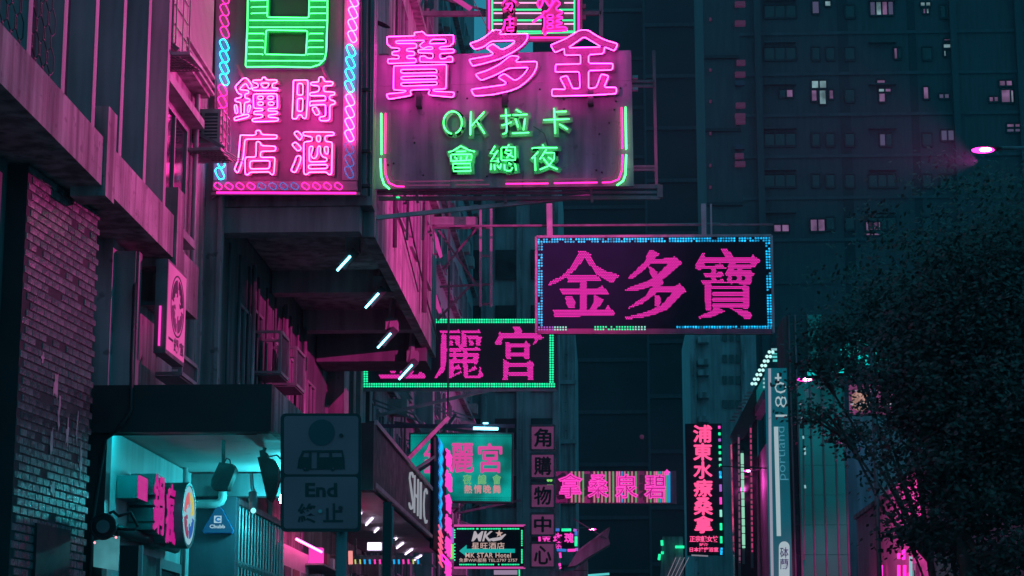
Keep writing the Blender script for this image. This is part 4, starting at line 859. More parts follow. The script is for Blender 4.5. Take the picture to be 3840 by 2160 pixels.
# ------------------------------------------------------------------ rose sign
RY = 79.0
RS = thing('neon_sign', 'small square neon sign with pink characters and multicoloured tube border', 'neon sign', P(2115,2075,RY))
part('board', MB().box(P(2072,2070,RY), P(2162,1982,RY)+Vector((0,.1,0))), M_NAVY, RS)
for a, b, m in (((2072,1987),(2098,1987),G_CYAND),((2106,1987),(2142,1987),G_LEDG),((2150,1987),(2162,1990),G_LEDV),((2160,1992),(2160,2008),G_CYAND),((2160,2012),(2160,2048),G_LEDG),((2162,2055),(2162,2066),G_LEDV),((2128,2064),(2158,2063),G_MAGD),((2088,2062),(2124,2064),G_CYAND),((2070,2064),(2076,2064),G_LEDW)):
    part('border_tube', MB().tube([P(*a,RY-.05), P(*b,RY-.05)], .055, 6), m, RS, True)
for ch, x0, y0, x1, y1 in (('金',2032,1998,2066,2034),('玫',2074,1998,2108,2036),('瑰',2116,1998,2152,2036),('院',2076,2040,2106,2058)):
    mb = MB(); put(mb, glyph(ch, .02, .03), face_map(x0,y0,x1,y1,RY-.05)); part('character', mb, G_MAGD, RS)
for x, y0, y1 in ((2022,2000,2030),(2100,2072,2092),(2098,2112,2124),(2100,2128,2132)): part('drop_tube', MB().tube([P(x,y0,RY-.05), P(x+2,y1,RY-.05)], .045, 6), G_MAGD, RS)

# ------------------------------------------------------------------ vertical spa sign
PY = 92.0
PS = thing('neon_sign', 'tall vertical black spa sign with six pink glowing characters', 'neon sign', P(2645,2090,PY))
part('board', MB().box(P(2578,2082,PY), P(2706,1588,PY)+Vector((0,.3,0))), M_NAVY, PS)
G_SPA = glow('neon_coral', (1.25,.10,.34), 1.0, False)
for i, ch in enumerate('浦東水療桑拿'):
    y0 = 1595 + i*68; mb = MB(); bold(mb, ch, face_map(2601+i*.6,y0,2668+i*.9,y0+63,PY-.1), .035); part('character', mb, G_SPA, PS)
for txt, y0, y1, x0, x1 in (('正宗靚女技',2009,2033,2586,2694),('好介',2036,2048,2622,2656),('日本按摩浴室',2052,2070,2586,2694)):
    mb = MB(); put(mb, glyph(txt, 0, .03), face_map(x0,y0,x1,y1,PY-.1)); part('lettering', mb, G_SPA, PS)
for i, (y, m) in enumerate(((1602,G_MAGD),(1627,G_LEDG),(1650,G_LEDV),(1676,G_LEDG),(1698,G_LEDG),(1722,G_LEDW),(1745,G_LEDG),(1780,G_LEDB),(1830,G_LEDV),(1878,G_MAGD),(1925,G_LEDW),(1975,G_LEDG),(2024,G_LEDG),(2067,G_LEDB))):
    h = 5 if i < 7 else 13; part('side_lamp', MB().tube([P(2697+i*.6,y-h,PY-.1), P(2697.5+i*.6,y+h,PY-.1)], .055, 6), m, PS, True)
part('light_strip', MB().beam(P(2593,2082,PY-.1), P(2655,2085,PY-.1), .06), glow('strip_grey', (.22,.2,.26), 1, False), PS)

# ================================================================== things on the near building
def flood(x, y, Y, lab, g='floodlights under the overhang'):
    c = P(x, y, Y); t = thing('floodlight', lab, 'floodlight', c, g)
    a, b = P(x-26, y+27, Y), P(x+24, y-28, Y)
    n_ = Vector((0,-1,-.4)).normalized()
    part('tube', MB().beam(a, b, .042, .04), G_COOL, t)
    k = Vector((.07,.14,.10)); part('head', MB().beam(a+k*.9, b+k*1.2, .2, .16), M_BLACK, t)
    part('bracket', MB().beam((a+b)/2+k*1.3, Vector((c.x+.14, c.y+.3, 10.4)), .07, .16), M_GALV, t)
    part('ballast', MB().box(Vector((c.x+.0,c.y+.15,c.z+.28)), Vector((c.x+.26,c.y+.5,c.z+.55))), M_FRAME, t)
flood(1290, 988, 37.7, 'lit floodlight nearest the hotel sign under the dark overhang')
flood(1396, 1128, 40.9, 'second lit floodlight down the overhang, above the green bordered sign')
flood(1442, 1278, 44.0, 'third lit floodlight down the overhang, above the fourth')
flood(1522, 1396, 47.4, 'lowest floodlight, in front of the first character of the green bordered sign')

def ac_unit(lab, Y0, Y1, X0, X1, Z0, Z1, tray=None, bars=True, group='window air conditioners on the left wall'):
    t = thing('air_conditioner', lab, 'air conditioner', ((X0+X1)/2, Y0, Z0), group)
    part('case', MB().box((X0,Y0,Z0),(X1,Y1,Z1)), M_AC, t)
    w = X1-X0
    for i in range(2):
        a = X0 + w*(.08+i*.46); part('grille', MB().box((a,Y0-.012,Z0+.08),(a+w*.38,Y0-.002,Z1-.08)), M_ACD, t)
        for k in range(7): part('louvre', MB().box((a,Y0-.022,Z0+.1+k*(Z1-Z0-.2)/7),(a+w*.38,Y0-.013,Z0+.12+k*(Z1-Z0-.2)/7)), M_AC, t)
    fr = MB(); n = 4
    for i in range(n+1): fr.box((X1+.01,Y0,Z0+(Z1-Z0)*i/n),(X1+.03,Y1,Z0+.015+(Z1-Z0)*i/n))
    for y in (Y0, (Y0+Y1)/2, Y1): fr.box((X1+.031,y,Z0),(X1+.05,y+.02,Z1))
    part('side_grille', fr, M_GALV, t)
    part('arm', MB().beam((X0-.1,Y0-.03,Z0+.35),(X1+.1,Y0-.03,Z0-.12), .06), M_STEEL, t)
    if tray:
        a, b, z = tray
        part('drip_tray', MB().add([(X0+a,Y0-.35,z),(X1+b,Y0-.35,z),(X1+b+.03,Y0+.55,z+.02),(X0+a,Y0+.55,z+.02),(X0+a,Y0-.35,z+.05),(X1+b,Y0-.35,z+.05),(X1+b+.03,Y0+.55,z+.07),(X0+a,Y0+.55,z+.07)],[(0,3,2,1),(4,5,6,7),(0,1,5,4),(1,2,6,5),(2,3,7,6),(3,0,4,7)]), M_GALV, t)
        rb = MB()
        for i in range(9): rb.beam((X0+a+.05+i*.075,Y0-.33,z-.004),(X0+a+.35+i*.06,Y0+.5,z+.012), .018)
        for i in range(7): rb.beam((X0+a+.02,Y0-.3+i*.13,z-.008),(X1+b,Y0-.3+i*.13,z-.008), .014)
        part('tray_rib', rb, M_AC, t, kind='stuff')
    return t
ac_unit('air conditioner in a metal cage above a ribbed drip tray, left of the hotel sign', 33.9, 34.6, -7.32, -6.71, 11.16, 11.78, (.12, .09, 10.93))
ac_unit('upper air conditioner in a cage over a tray, top left beside the concrete fins', 30.1, 31.1, -7.15, -6.75, 11.72, 13.0, (-.1, .35, 11.42))
def caged(lab, x0, x1, y0, y1, X):
    a, b = PX(x0, y1, X), PX(x1, y1, X); z1 = PX(x0, y0, X).z
    t = thing('window_cage', lab, 'window cage', a, 'window cages under the overhang')
    fr = MB(); A, B, Z0, Z1 = a.y, b.y, a.z, z1
    for y in (A, B): fr.beam((X,y,Z0),(X,y,Z1), .06)
    for z in (Z0, Z1): fr.beam((X,A,z),(X,B,z), .06); fr.beam((X,A,z),(-6.99,A,z), .05); fr.beam((X,B,z),(-6.99,B,z), .05)
    part('frame', fr, M_GALV, t)
    part('mesh', MB().box((X-.02,A+.04,Z0+.04),(X-.01,B-.04,Z1-.04)), M_ACD, t)
    part('tray', MB().box((-6.99,A,Z0-.06),(X,B,Z0-.035)), M_STEEL, t)
caged('first pink edged window cage under the overhang, nearest the shop canopy', 1048, 1078, 1240, 1395, -6.45)
caged('second pink edged window cage under the overhang, farther right', 1106, 1138, 1300, 1440, -6.45)
caged('dark window cage low beside the vertical hot pot light box', 676, 735, 1330, 1400, -6.6)

# hot pot light box sign, reads 一鍋瘋
X_ = -6.47
LS = thing('light_box_sign', 'tall pink light box with round four-swirl emblem above three characters', 'sign', (-6.55,29.7,6.6))
part('case', MB().box((-6.66,29.1,6.6),(X_-.01,30.42,8.02)), M_STEEL, LS)
part('lit_face', MB().box((X_-.009,29.14,6.66),(X_,30.38,7.98)), G_BOXP, LS)
def ring(mb, c, r0, r1, X, n=32, th=.006):
    o = [Vector((X, c[0]+r1*math.cos(2*math.pi*k/n), c[1]+r1*math.sin(2*math.pi*k/n)*c[2])) for k in range(n)]
    i = [Vector((X, c[0]+r0*math.cos(2*math.pi*k/n), c[1]+r0*math.sin(2*math.pi*k/n)*c[2])) for k in range(n)]
    return mb.prism([o, i], (th,0,0))
def swirl(mb, c, r, X, q, th=.006, asp=1.0):      # a comma in quadrant q
    pts = []
    for k in range(11): a = R(q*90 + 8 + k*7.6); pts.append((r*.92*math.cos(a), r*.92*math.sin(a)))
    for k in range(9): a = R(q*90 + 84 - k*9); rr = r*(.60 - .02*k + (.12 if k % 3 == 1 else 0)); pts.append((rr*math.cos(a), rr*math.sin(a)))
    for k in range(5): a = R(q*90 + 10 + 40*k); pts.append((r*.45*math.cos(R(q*90+16)) + r*.13*math.cos(a+2.6), r*.45*math.sin(R(q*90+16)) + r*.13*math.sin(a+2.6)))
    return mb.prism([[Vector((X, c[0]+x, c[1]+y*asp)) for x, y in pts]], (th,0,0))
M_LOGOD = mat('emblem_dark_print', (.10,.04,.10), .5); M_LOGOM = mat('emblem_pale_print', (.35,.10,.25), .5)
e = (29.78, 7.42, 1.0)
part('emblem_ring', ring(MB(), e, .45, .475, X_+.002), M_LOGOD, LS)
for q in range(4): part('emblem_swirl', swirl(MB(), e, .44, X_+.002, q, asp=1.0), M_LOGOD if q in (1,) else M_LOGOM if q != 0 else M_LOGOD, LS)
for i, ch in enumerate('一鍋瘋'):
    z1 = 6.9-.0; mb = MB(); put(mb, glyph(ch, .0, .03), side_map(29.22+i*.38, 29.56+i*.38, 6.71 if i else 6.83, 6.93 if i else 6.87, X_+.004)); part('character', mb, M_LOGOD, LS)
part('side_tube', MB().tube([(X_-.1,29.07,6.7),(X_-.1,29.07,7.3)], .018, 5), G_MAGD, LS)
part('bracket', MB().beam((-7.2,29.4,7.4),(-6.66,29.4,7.4), .06), M_STEEL, LS)

# raised shop characters and round emblem
SS = thing('shop_sign', 'three thick magenta shop characters standing off the cyan wall', 'sign', (-7.0,30,4.1))
for ch, ya, yb, za, zb, xf in (('一',29.05,29.62,4.45,4.78,-6.8),('鍋',29.75,30.45,4.02,4.9,-6.72),('瘋',30.62,31.3,3.92,4.85,-6.72)):
    mb = MB(); g_ = glyph(ch, .5, .012); d = (xf+7.12)
    put(mb, g_, lambda u, v, w: Vector((xf - d/2 + w*d*.96, ya+(yb-ya)*u, za+(zb-za)*v)))
    c = part('character', mb, M_TEAL, SS)
    mb = MB(); bold(mb, ch, side_map(ya, yb, za, zb, xf-.002), .02); part('lit_face', mb, glow('lit_magenta_face', (.62,.01,.28), .8, False) if ch == '一' else MATS['lit_magenta_face'], c)
RS_ = thing('round_sign', 'round white sign drum with red, yellow, blue and maroon swirls', 'sign', (-6.8,31.6,3.9))
ec = (31.62, 4.42, 1.0)
part('drum', MB().disc((-7.13,31.62,4.42), (1,0,0), .52, .55, 36), M_TEAL, RS_, False)
part('lit_face', MB().disc((-6.579,31.62,4.42), (1,0,0), .46, .006, 36), glow('lit_pale_face', (.24,.46,.55), 1.0, False), RS_)
for q, c in enumerate(((.75,.6,.08),(.8,.12,.15),(.35,.02,.10),(.03,.1,.5))):
    part('swirl', swirl(MB(), ec, .40, -6.571, q, .008), glow('swirl_colour_%d' % q, c, .75, False), RS_)
part('rim', ring(MB(), ec, .47, .52, -6.578, 36, .012), M_TEAL, RS_)

# alarm box
AL = thing('alarm_box', 'blue triangular alarm box with white lettering on the slate wall', 'alarm', P(818,1998,34.45))
tri = [(818,1896),(832,1912),(872,1988),(868,1997),(766,1997),(762,1988),(806,1912)]
part('case', MB().prism([[P(x,y,34.38) for x,y in tri]], (0,.11,0)), glow('alarm_blue_lit', (.005,.10,.30), .5, False), AL)
part('rim', MB().prism([[P(817+(x-817)*1.06, 1950+(y-1950)*1.06,34.42) for x,y in tri]], (0,.07,0)), M_BLUE, AL)
mw = glow('alarm_lettering', (.38,.6,.68), .9, False)
mb = MB(); put(mb, glyph('Chubb', 0, .03), face_map(786,1967,844,1981,34.375)); part('lettering', mb, mw, AL)
part('emblem_tile', MB().box(P(802,1961,34.372), P(831,1934,34.376)), mw, AL)
mb = MB(); put(mb, glyph('C', 0, .07), face_map(806,1937,827,1958,34.368)); part('emblem', mb, M_BLUE, AL)

# spotlight, speaker and lamp hanging from the soffit
t = thing('hanging_speaker', 'black box speaker hanging on a short pole under the shop canopy', 'speaker', P(835,1765,30))
c = [P(x,y,30) for x,y in ((822,1733),(872,1740),(880,1757),(876,1775),(852,1836),(800,1836),(790,1820),(792,1798))]
part('case', MB().prism([c], (0,.28,0)), M_BLACK, t); part('pole', MB().beam(P(838,1618,30.1), P(838,1738,30.1), .05), M_BLACK, t)
part('loop', MB().tube([P(842,1735,30), P(850,1718,30), P(862,1725,30), P(864,1742,30)], .01, 5), M_BLACK, t)
t = thing('hanging_lamp', 'dark leaf shaped lamp hood hanging beside the stop sign', 'lamp', P(1010,1700,31))
c = [P(x,y,31) for x,y in ((972,1690),(985,1686),(1000,1700),(1003,1716),(1025,1722),(1042,1755),(1044,1800),(1030,1850),(1015,1882),(1000,1868),(985,1800),(965,1715),(975,1712))]
part('hood', MB().prism([c], (0,.22,0)), M_BLACK, t); part('stem', MB().beam(P(1000,1660,31.1), P(990,1692,31.1), .05), M_BLACK, t)
part('bracket', MB().tube([P(1010,1712,31), P(1040,1708,31), P(1052,1722,31)], .015, 5), M_GALV, t)
t = thing('security_camera', 'small bullet camera hanging under the canopy with a cyan glint', 'camera', P(952,1780,32))
part('mount', MB().tube([P(942,1776,32),P(946,1830,32),P(955,1848,32)], .03, 6), M_GALV, t); part('body', MB().tube([P(948,1848,32),P(950,1916,31.9)], .07, 10), M_GALV, t, True)
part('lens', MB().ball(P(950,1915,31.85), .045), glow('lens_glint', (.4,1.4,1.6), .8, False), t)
t = thing('spotlight', 'round black spotlight drum on a triangular pipe bracket at the shop corner', 'spotlight', P(390,2030,27))
c0 = P(388,1975,26.9)
part('drum', MB().disc(c0, (-.1,-1,-.1), .17, -.2, 28, .12), M_BLACK, t); part('hub', MB().disc(c0+Vector((-.0,-.035,0)), (0,1,0), .09, .02, 20), M_STEEL, t)
part('rim', MB().tube([c0+Vector((.17*math.cos(a), -.01, .17*math.sin(a))) for a in [R(15*k) for k in range(24)]], .015, 5, True), M_BLACK, t)
part('bracket', MB().tube([P(410,1925,27),P(425,1918,27),P(445,1935,27),P(490,1922,27),P(518,1975,27.05),P(505,1985,27),P(440,1985,27)], .022, 6), M_BLACK, t, True)
for x,y in ((435,2015),(355,2035)): part('indicator', MB().ball(P(x,y,26.8), .016), glow('indicator_red', (2.5,.6,.7), 1, False) if x > 400 else MATS['indicator_red'], t)
t = thing('shop_notice', 'pale lit shop notice board below the spotlight', 'notice board', P(395,2140,28.5))
part('face', MB().prism([[P(x,y,28.25) for x,y in ((352,2028),(447,2010),(440,2140),(350,2125))]], (0,.05,0)), glow('notice_lit', (.06,.26,.30), 1.0, False, .4, 3), t)
part('dark_board', MB().box(P(445,2175,28.1), P(520,2045,28.1)+Vector((0,.1,0))), M_BLACK, t)
part('edge', MB().box(P(518,2175,28.05), P(535,2045,28.05)+Vector((0,.05,0))), M_SHOP, t)
t = thing('bracket_lamp', 'bright cyan white lamp peeping out at the left edge of the stop sign', 'lamp', P(1052,1870,34))
part('bulb', MB().ball(P(1066,1870,34), .085, .085, .13), glow('cyan_flood_glass', (1.5,26,30), 11), t, True); part('holder', MB().beam(P(1066,1832,34.1), P(1066,1856,34.1), .07), M_BLACK, t)
t = thing('canopy_light', 'cyan fluorescent batten tucked behind the canopy fascia', 'light', (-5.9,28.52,5.37))
part('tube', MB().tube([(-7.0,28.52,5.37),(-5.2,28.52,5.37)], .03, 8), glow('cyan_batten', (.04,6.5,7.5), 8), t, True)
part('housing', MB().box((-7.05,28.49,5.402),(-5.15,28.55,5.415)), M_WHITE, t)

# ------------------------------------------------------------------ minibus stop end sign
EY_ = 11.0
ES = thing('road_sign', 'unlit minibus sign plate reading End with dark disc and van, on a post', 'road sign', (P(1274,2160,EY_).x, 11.04, 0))
def rrect(x0, y0, x1, y1, r, Y):
    pts = []
    for cx, cy, a0 in ((x1-r,y0+r,-90),(x1-r,y1-r,0),(x0+r,y1-r,90),(x0+r,y0+r,180)):
        for k in range(5): a = R(a0 + 22.5*k); pts.append(P(cx + r*math.cos(a), cy + r*math.sin(a), Y))
    return pts
part('plate', MB().prism([rrect(1052,1550,1354,1994,20,EY_)], (0,.012,0)), M_BLACK, ES)
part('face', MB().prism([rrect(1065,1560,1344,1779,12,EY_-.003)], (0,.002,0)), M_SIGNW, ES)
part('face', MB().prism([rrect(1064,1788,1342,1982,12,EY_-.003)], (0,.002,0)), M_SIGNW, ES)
part('disc', MB().disc(P(1206,1622,EY_-.006), (0,1,0), 50/FPX*EY_, .002, 36), mat('faded_disc_print', (.05,.07,.09), .5), ES)
oX, sX = (1040,1540), .32448
van = [(230,665),(245,560),(290,460),(755,455),(775,560),(780,675),(670,680),(650,700),(625,698),(610,680),(370,682),(350,700),(310,700),(290,672)]
holes = [[(288,535),(312,485),(365,482),(365,538)],[(395,480),(458,480),(455,668),(392,668)],[(485,485),(600,485),(600,538),(485,538)],[(630,485),(745,485),(748,535),(632,535)],[(308,665),(320,655),(333,665),(320,680)],[(630,665),(643,655),(656,665),(643,680)]]
part('van_print', MB().prism([[P(x,y,EY_-.006) for x,y in zpts(l,oX,sX)] for l in [van]+holes], (0,.002,0)), M_BLACK, ES)
for txt, x0, y0, x1, y1, o_ in (('End',322,835,692,998,.03),('終',235,1070,460,1300,.02),('止',530,1070,760,1290,.02)):
    a = zpts([(x0,y0),(x1,y1)], oX, sX); mb = MB(); put(mb, glyph(txt, 0, o_), face_map(a[0][0],a[0][1],a[1][0],a[1][1],EY_-.005)); part('lettering', mb, M_BLACK, ES)
for x, y in ((737,285),(495,1162),(728,1122)):
    q = zpts([(x,y)], oX, sX)[0]; part('bolt', MB().disc(P(*q,EY_-.012), (0,1,0), .011, .01, 10), M_GALV if x == 495 else M_BLACK, ES)
bx = P(1274,2160,EY_).x
part('post', MB().tube([(bx,11.055,0),(bx,11.055,3.1)], .03, 12), M_STEEL, ES, True)
BP = thing('street_post', 'plain black square street post right of the minibus sign', 'post', (P(1451,2100,21).x,21,0))
bx = P(1451,2100,21).x
part('post', MB().box((bx-.042,20.96,0),(bx+.042,21.04,P(1451,1890,21).z)), M_BLACK, BP); part('cap', MB().box((bx-.046,20.955,P(1451,1890,21).z),(bx+.046,21.045,P(1451,1884,21).z)), M_BLACK, BP)
part('side_strip', MB().tube([(bx+.055,21,P(1451,2040,21).z),(bx+.055,21,P(1451,1900,21).z)], .008, 6), M_GALV, BP)
t = thing('bus_stop_box', 'dark box sign jutting right behind the minibus sign', 'sign', P(1380,1840,38.9))
part('case', MB().box(P(1350,1838,38.9), P(1402,1586,38.9)+Vector((0,.5,0))), M_BLACK, t)

# ================================================================== left background buildings
def facade_side(name, lab, X, Y0, Y1, H, wall, floor=3.2, bay=3.0, z0=5.2, depth=9, cat='building', lit=()):
    b = thing(name, lab, cat, (X, Y0, 0))
    part('wall', MB().box((X-depth,Y0,0),(X,Y1,H)), wall, b)
    rnd = random.Random(int(Y0*7))
    nf, nb = int((H-z0)/floor), int((Y1-Y0-1)/bay)
    for f in range(nf):
        part('ledge', MB().box((X,Y0,z0+f*floor-.35),(X+.22,Y1,z0+f*floor-.2)), M_CONC, b)
        for k in range(nb):
            y = Y0+.8+k*bay; z = z0+f*floor+.4
            side_window(b, y, y+1.7, z, z+1.5, X+.003, 2)
            if rnd.random() < .5: part('air_conditioner', MB().box((X,y+.2,z-.55),(X+.45,y+.9,z-.1)), M_AC, b)
    return b
LB1 = facade_side('tenement', 'left tenement beyond the hotel with ledges and air conditioners', -7.0, 57.3, 74, 31, M_CONC)
LB2 = facade_side('tenement', 'taller left tenement behind the shopping centre column', -6.4, 74.3, 96.9, 36, M_CONC2)
def facade_front(name, lab, Y, x0, x1, ytop, wall, cols, ys, w, h, gl=M_GLASS, depth=14, cat='building', frame=True):
    a, c = P(x0, ytop, Y), P(x1, ytop, Y)
    b = thing(name, lab, cat, ((a.x+c.x)/2, Y, 0))
    part('wall', MB().box((a.x,Y,0),(c.x,Y+depth,a.z)), wall, b)
    return b
rnd = random.Random(21)
for b, ya, yb, X in ((LB1,57.5,73,-7.0),(LB2,75,95,-6.4)):
    for k in range(26):
        y = rnd.uniform(ya,yb); z = rnd.uniform(5.2,15); o_ = rnd.uniform(.5,1.5); q = rnd.random()
        if q < .4:
            part('awning_frame', MB().beam((X,y,z+.5),(X+o_,y,z), .05).beam((X,y+1.3,z+.5),(X+o_,y+1.3,z), .05).beam((X+o_,y,z),(X+o_,y+1.3,z), .05), M_GALV, b)
        elif q < .7: part('air_conditioner', MB().box((X,y,z),(X+.6,y+.75,z+.5)), M_AC, b)
        else: part('conduit', MB().tube([(X+.08,y,z-3),(X+.08,y,z+2),(X+.3,y+.6,z+2.4)], .05, 6), M_GALV, b, True)
    for k in range(5): part('outrigger', MB().beam((X,ya+2+k*3.1,6+rnd.random()*5),(X+rnd.uniform(1.5,3),ya+2+k*3.1,6.4+rnd.random()*5), .09), M_STEEL, b)
LB3 = facade_front('tower_block', 'dim purple block closing the left side behind the signs', 97.2, 1650, 2092, 560, M_CONC2, 0, 0, 0, 0)
x0 = P(1650,1000,97.2).x
f_ = MB().box((0,-.12,0),(1.2,-.03,1.5)).mesh('pane', (0,0,0), M_GLASS)
for r in range(9):
    for c in range(3): inst('pane', f_, LB3, (x0+1.0+c*1.75, 97.2, 5+r*2.8))
for c in range(4): part('pilaster', MB().box((x0+.3+c*1.75,96.95,0),(x0+.6+c*1.75,97.2,28)), M_WALLP, LB3)
LB4 = thing('tower_block', 'narrow lit building edge right of the shopping centre column', 'building', (P(2120,2000,100).x,100,0))
part('wall', MB().box((P(2092,2000,100).x,100,0),(P(2160,2000,100).x,112,P(2100,1225,100).z)), M_WALLP, LB4)
for z in range(5, 18, 3): part('ledge', MB().box((P(2092,2000,100).x,99.8,z),(P(2164,2000,100).x,100,z+.2)), M_CONC2, LB4)
t = thing('awning', 'sloping ragged awning below the small street lamp at the end of the left side', 'awning', P(2180,2050,88))
part('canopy', MB().prism([[P(x,y,88) for x,y in ((2130,2125),(2165,2068),(2240,2012),(2287,1978),(2280,2010),(2288,2040),(2240,2068),(2200,2092),(2160,2120))]], (0,1.2,0)), M_CONC2, t)
part('ridge_pole', MB().beam(P(2165,2068,87.9), P(2287,1978,87.9), .07), M_WALLP, t); part('guy', MB().beam(P(2150,1945,87.9), P(2275,2020,87.9), .05), M_STEEL, t)
t = thing('low_roof', 'low pinkish roof line with cyan strip light at the bottom, right of the column sign', 'building', P(2130,2160,90))
part('wall', MB().box(P(2060,2400,90), P(2205,2140,90)+Vector((0,3,0))), M_WALLP, t); part('gable', MB().prism([[P(x,y,90) for x,y in ((2150,2138),(2204,2100),(2204,2138))]], (0,2,0)), M_WALLP, t)
part('strip_light', MB().tube([P(2205,2158,89.8), P(2285,2152,89.8)], .05, 6), glow('strip_teal', (.1,.6,.6), 1, False), t)
t = thing('long_beam', 'long thin cable strung across the street above the blue bordered sign', 'cable', P(2300,850,70))
part('cable', MB().tube([P(1700,850,70),P(2200,846,70),P(2700,840,70)], .05, 5), M_STEEL, t)

# ================================================================== right side
# far tower closing the view
TW_Y = 150.0
TW = thing('residential_tower', 'tall dark apartment tower with a few lit windows filling the upper right', 'tower', (30,TW_Y,0))
xa, xb = P(2790,1000,TW_Y).x, P(4300,1000,TW_Y).x
part('wall', MB().box((xa,TW_Y,0),(xb,TW_Y+20,72)), M_TOWER, TW)
for x0, x1 in ((2890,2990),(3170,3210),(3440,3470),(3640,3700),(3890,3960)):
    part('painted_recess', MB().box((P(x0,1000,TW_Y).x,TW_Y-.02,10),(P(x1,1000,TW_Y).x,TW_Y-.005,71)), M_TOWERD, TW) if x1-x0 < 50 else part('pilaster', MB().box((P(x0-40,1000,TW_Y).x,TW_Y-.5,10),(P(x0-16,1000,TW_Y).x,TW_Y-.003,71)), M_TOWER, TW)  # recess shade put in as flat dark strips on the tower face
lit1 = glow('window_lit_cool', (.30,.50,.55), .75, False, .7, .9); lit2 = glow('window_lit_mauve', (.24,.12,.26), .9, False, .6, .9); lit3 = glow('window_lit_dim', (.08,.07,.14), .8, False)
wm = {}
def tower_win(x0, x1, y0, y1, m, n=2):
    a, b = P(x0, y1, TW_Y), P(x1, y0, TW_Y)
    f = MB(); f.box((a.x,TW_Y-.14,a.z-.12),(b.x,TW_Y-.006,a.z)); f.box((a.x,TW_Y-.12,b.z),(b.x,TW_Y-.006,b.z+.1))
    for i in range(n+1): q = a.x+(b.x-a.x)*i/n; f.box((q-.06,TW_Y-.12,a.z),(q+.06,TW_Y-.006,b.z))
    w = part('window', f, M_TOWERD, TW)
    for i in range(n):
        q0, q1 = a.x+(b.x-a.x)*i/n+.07, a.x+(b.x-a.x)*(i+1)/n-.07
        mm = m[i % len(m)] if isinstance(m, (list, tuple)) else m
        part('pane', MB().box((q0,TW_Y-.07,a.z+.05),(q1,TW_Y-.03,b.z-.05)), mm, w)
D = M_GLASS
for y in (20,178,335,500,655,815): 
    for x0, x1, n in ((2866,2985,3),(3045,3075,1),(3098,3130,1),(3170,3205,1),(3258,3360,3),(3460,3495,1),(3525,3570,2),(3900,3960,2)):
        if (x0, y) in ((2866,335),(3045,335),(3098,335),(3258,335),(3460,335),(3525,335),(3045,20),(3098,20),(3258,20),(3460,20),(3258,178),(3525,178),(3258,500),(3525,500),(2866,815),(3045,815)): continue
        tower_win(x0, x1, y, y+48, D, n)
    part('sill_band', MB().box((P(2866,y,TW_Y).x,TW_Y-.45,P(2866,y-12,TW_Y).z),(P(2985,y,TW_Y).x,TW_Y-.002,P(2866,y-18,TW_Y).z)), M_TOWER, TW)
    part('sill_band', MB().box((P(3258,y,TW_Y).x,TW_Y-.45,P(3258,y-12,TW_Y).z),(P(3360,y,TW_Y).x,TW_Y-.002,P(3258,y-18,TW_Y).z)), M_TOWER, TW)
for a in ((3042,3100,302,332,[lit1],2),(3042,3064,338,380,[lit2],1),(3072,3098,338,392,[lit1],1),(3108,3126,338,372,[lit2],1),(2922,2974,336,366,[D,lit2],2),(3287,3320,300,318,[lit2],1),(3293,3342,332,346,[lit1,lit2],2),(3295,3320,350,383,[lit2],1),(3462,3482,326,372,[lit2],1),(3520,3560,352,370,[lit3],2),
          (3045,3072,5,52,[lit3],1),(3092,3116,4,24,[lit1],1),(3262,3350,6,58,[lit3,lit1,lit2,lit3],4),(3450,3490,8,24,[lit1],2),(3460,3484,32,52,[lit2,lit1],2),(3538,3564,147,153,[lit2],1),(3536,3566,165,181,[lit1],1),(3538,3548,190,212,[lit1],1),(3352,3380,180,222,[lit2,D],2),
          (3746,3796,302,323,[lit2],2),(3754,3800,336,385,[lit2],1),(3790,3802,340,386,[lit1],1),(3708,3744,363,382,[lit2],2),(3528,3578,488,528,[lit3],2),(3298,3345,502,548,[lit3,D],2),(3774,3834,464,478,[lit2],2),(3774,3834,482,496,[lit3],2),
          (2901,2960,842,870,[lit2],2),(3038,3094,822,868,[lit2],2),(3246,3302,832,868,[lit2],2),(3246,3300,874,884,[lit2],1)):
    tower_win(*a)
for k in range(22): part('storey_band', MB().box((xa,TW_Y-.16,6+k*3.28),(xb,TW_Y-.151,6.25+k*3.28)), mat('tower_band', (.11,.10,.12), .9) if k == 0 else MATS['tower_band'], TW)
# darker block left of the tower, with pink washed air conditioners up its corner
MBk = thing('dark_block', 'dark slab block left of the apartment tower with faint pink patches up its corner', 'tower', (P(2700,1000,128).x,128,0))
part('wall', MB().box((P(2655,1000,128).x,128,0),(P(2792,1000,128).x,140,66)), M_TOWER, MBk)
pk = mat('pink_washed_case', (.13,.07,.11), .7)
pkl = glow('faint_pink_glow', (.05,.012,.04), 1, False)  # faint pink emission shared by corner units, dots and wall bulb
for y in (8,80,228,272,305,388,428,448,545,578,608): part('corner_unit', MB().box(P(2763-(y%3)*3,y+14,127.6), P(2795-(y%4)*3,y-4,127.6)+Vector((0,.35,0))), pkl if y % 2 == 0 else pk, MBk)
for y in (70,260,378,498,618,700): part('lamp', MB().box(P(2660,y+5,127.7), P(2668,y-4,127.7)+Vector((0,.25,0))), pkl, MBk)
for i in range(11): part('storey_band', MB().box((P(2655,1000,128).x,127.8,8+i*5),(P(2790,1000,128).x,128,8.2+i*5)), M_TOWERD, MBk)
MR = thing('mid_block', 'dim purple mid-rise with stepped balconies right behind the spa sign', 'building', (P(2680,2000,115).x,115,0))
part('wall', MB().box((P(2590,1500,115).x,115,0),(P(2840,1500,115).x,127,P(2700,1180,115).z)), M_CONC2, MR)
for y in (1262,1345,1385,1470,1560): part('balcony', MB().box(P(2618,y+22,114.2), P(2658,y,114.2)+Vector((0,.8,0))), M_WALLP, MR)
for x in (2590,2780): part('pilaster', MB().box((P(x,1500,115).x,114.7,0),(P(x+22,1500,115).x,115,P(2700,1185,115).z)), M_WALLP, MR)
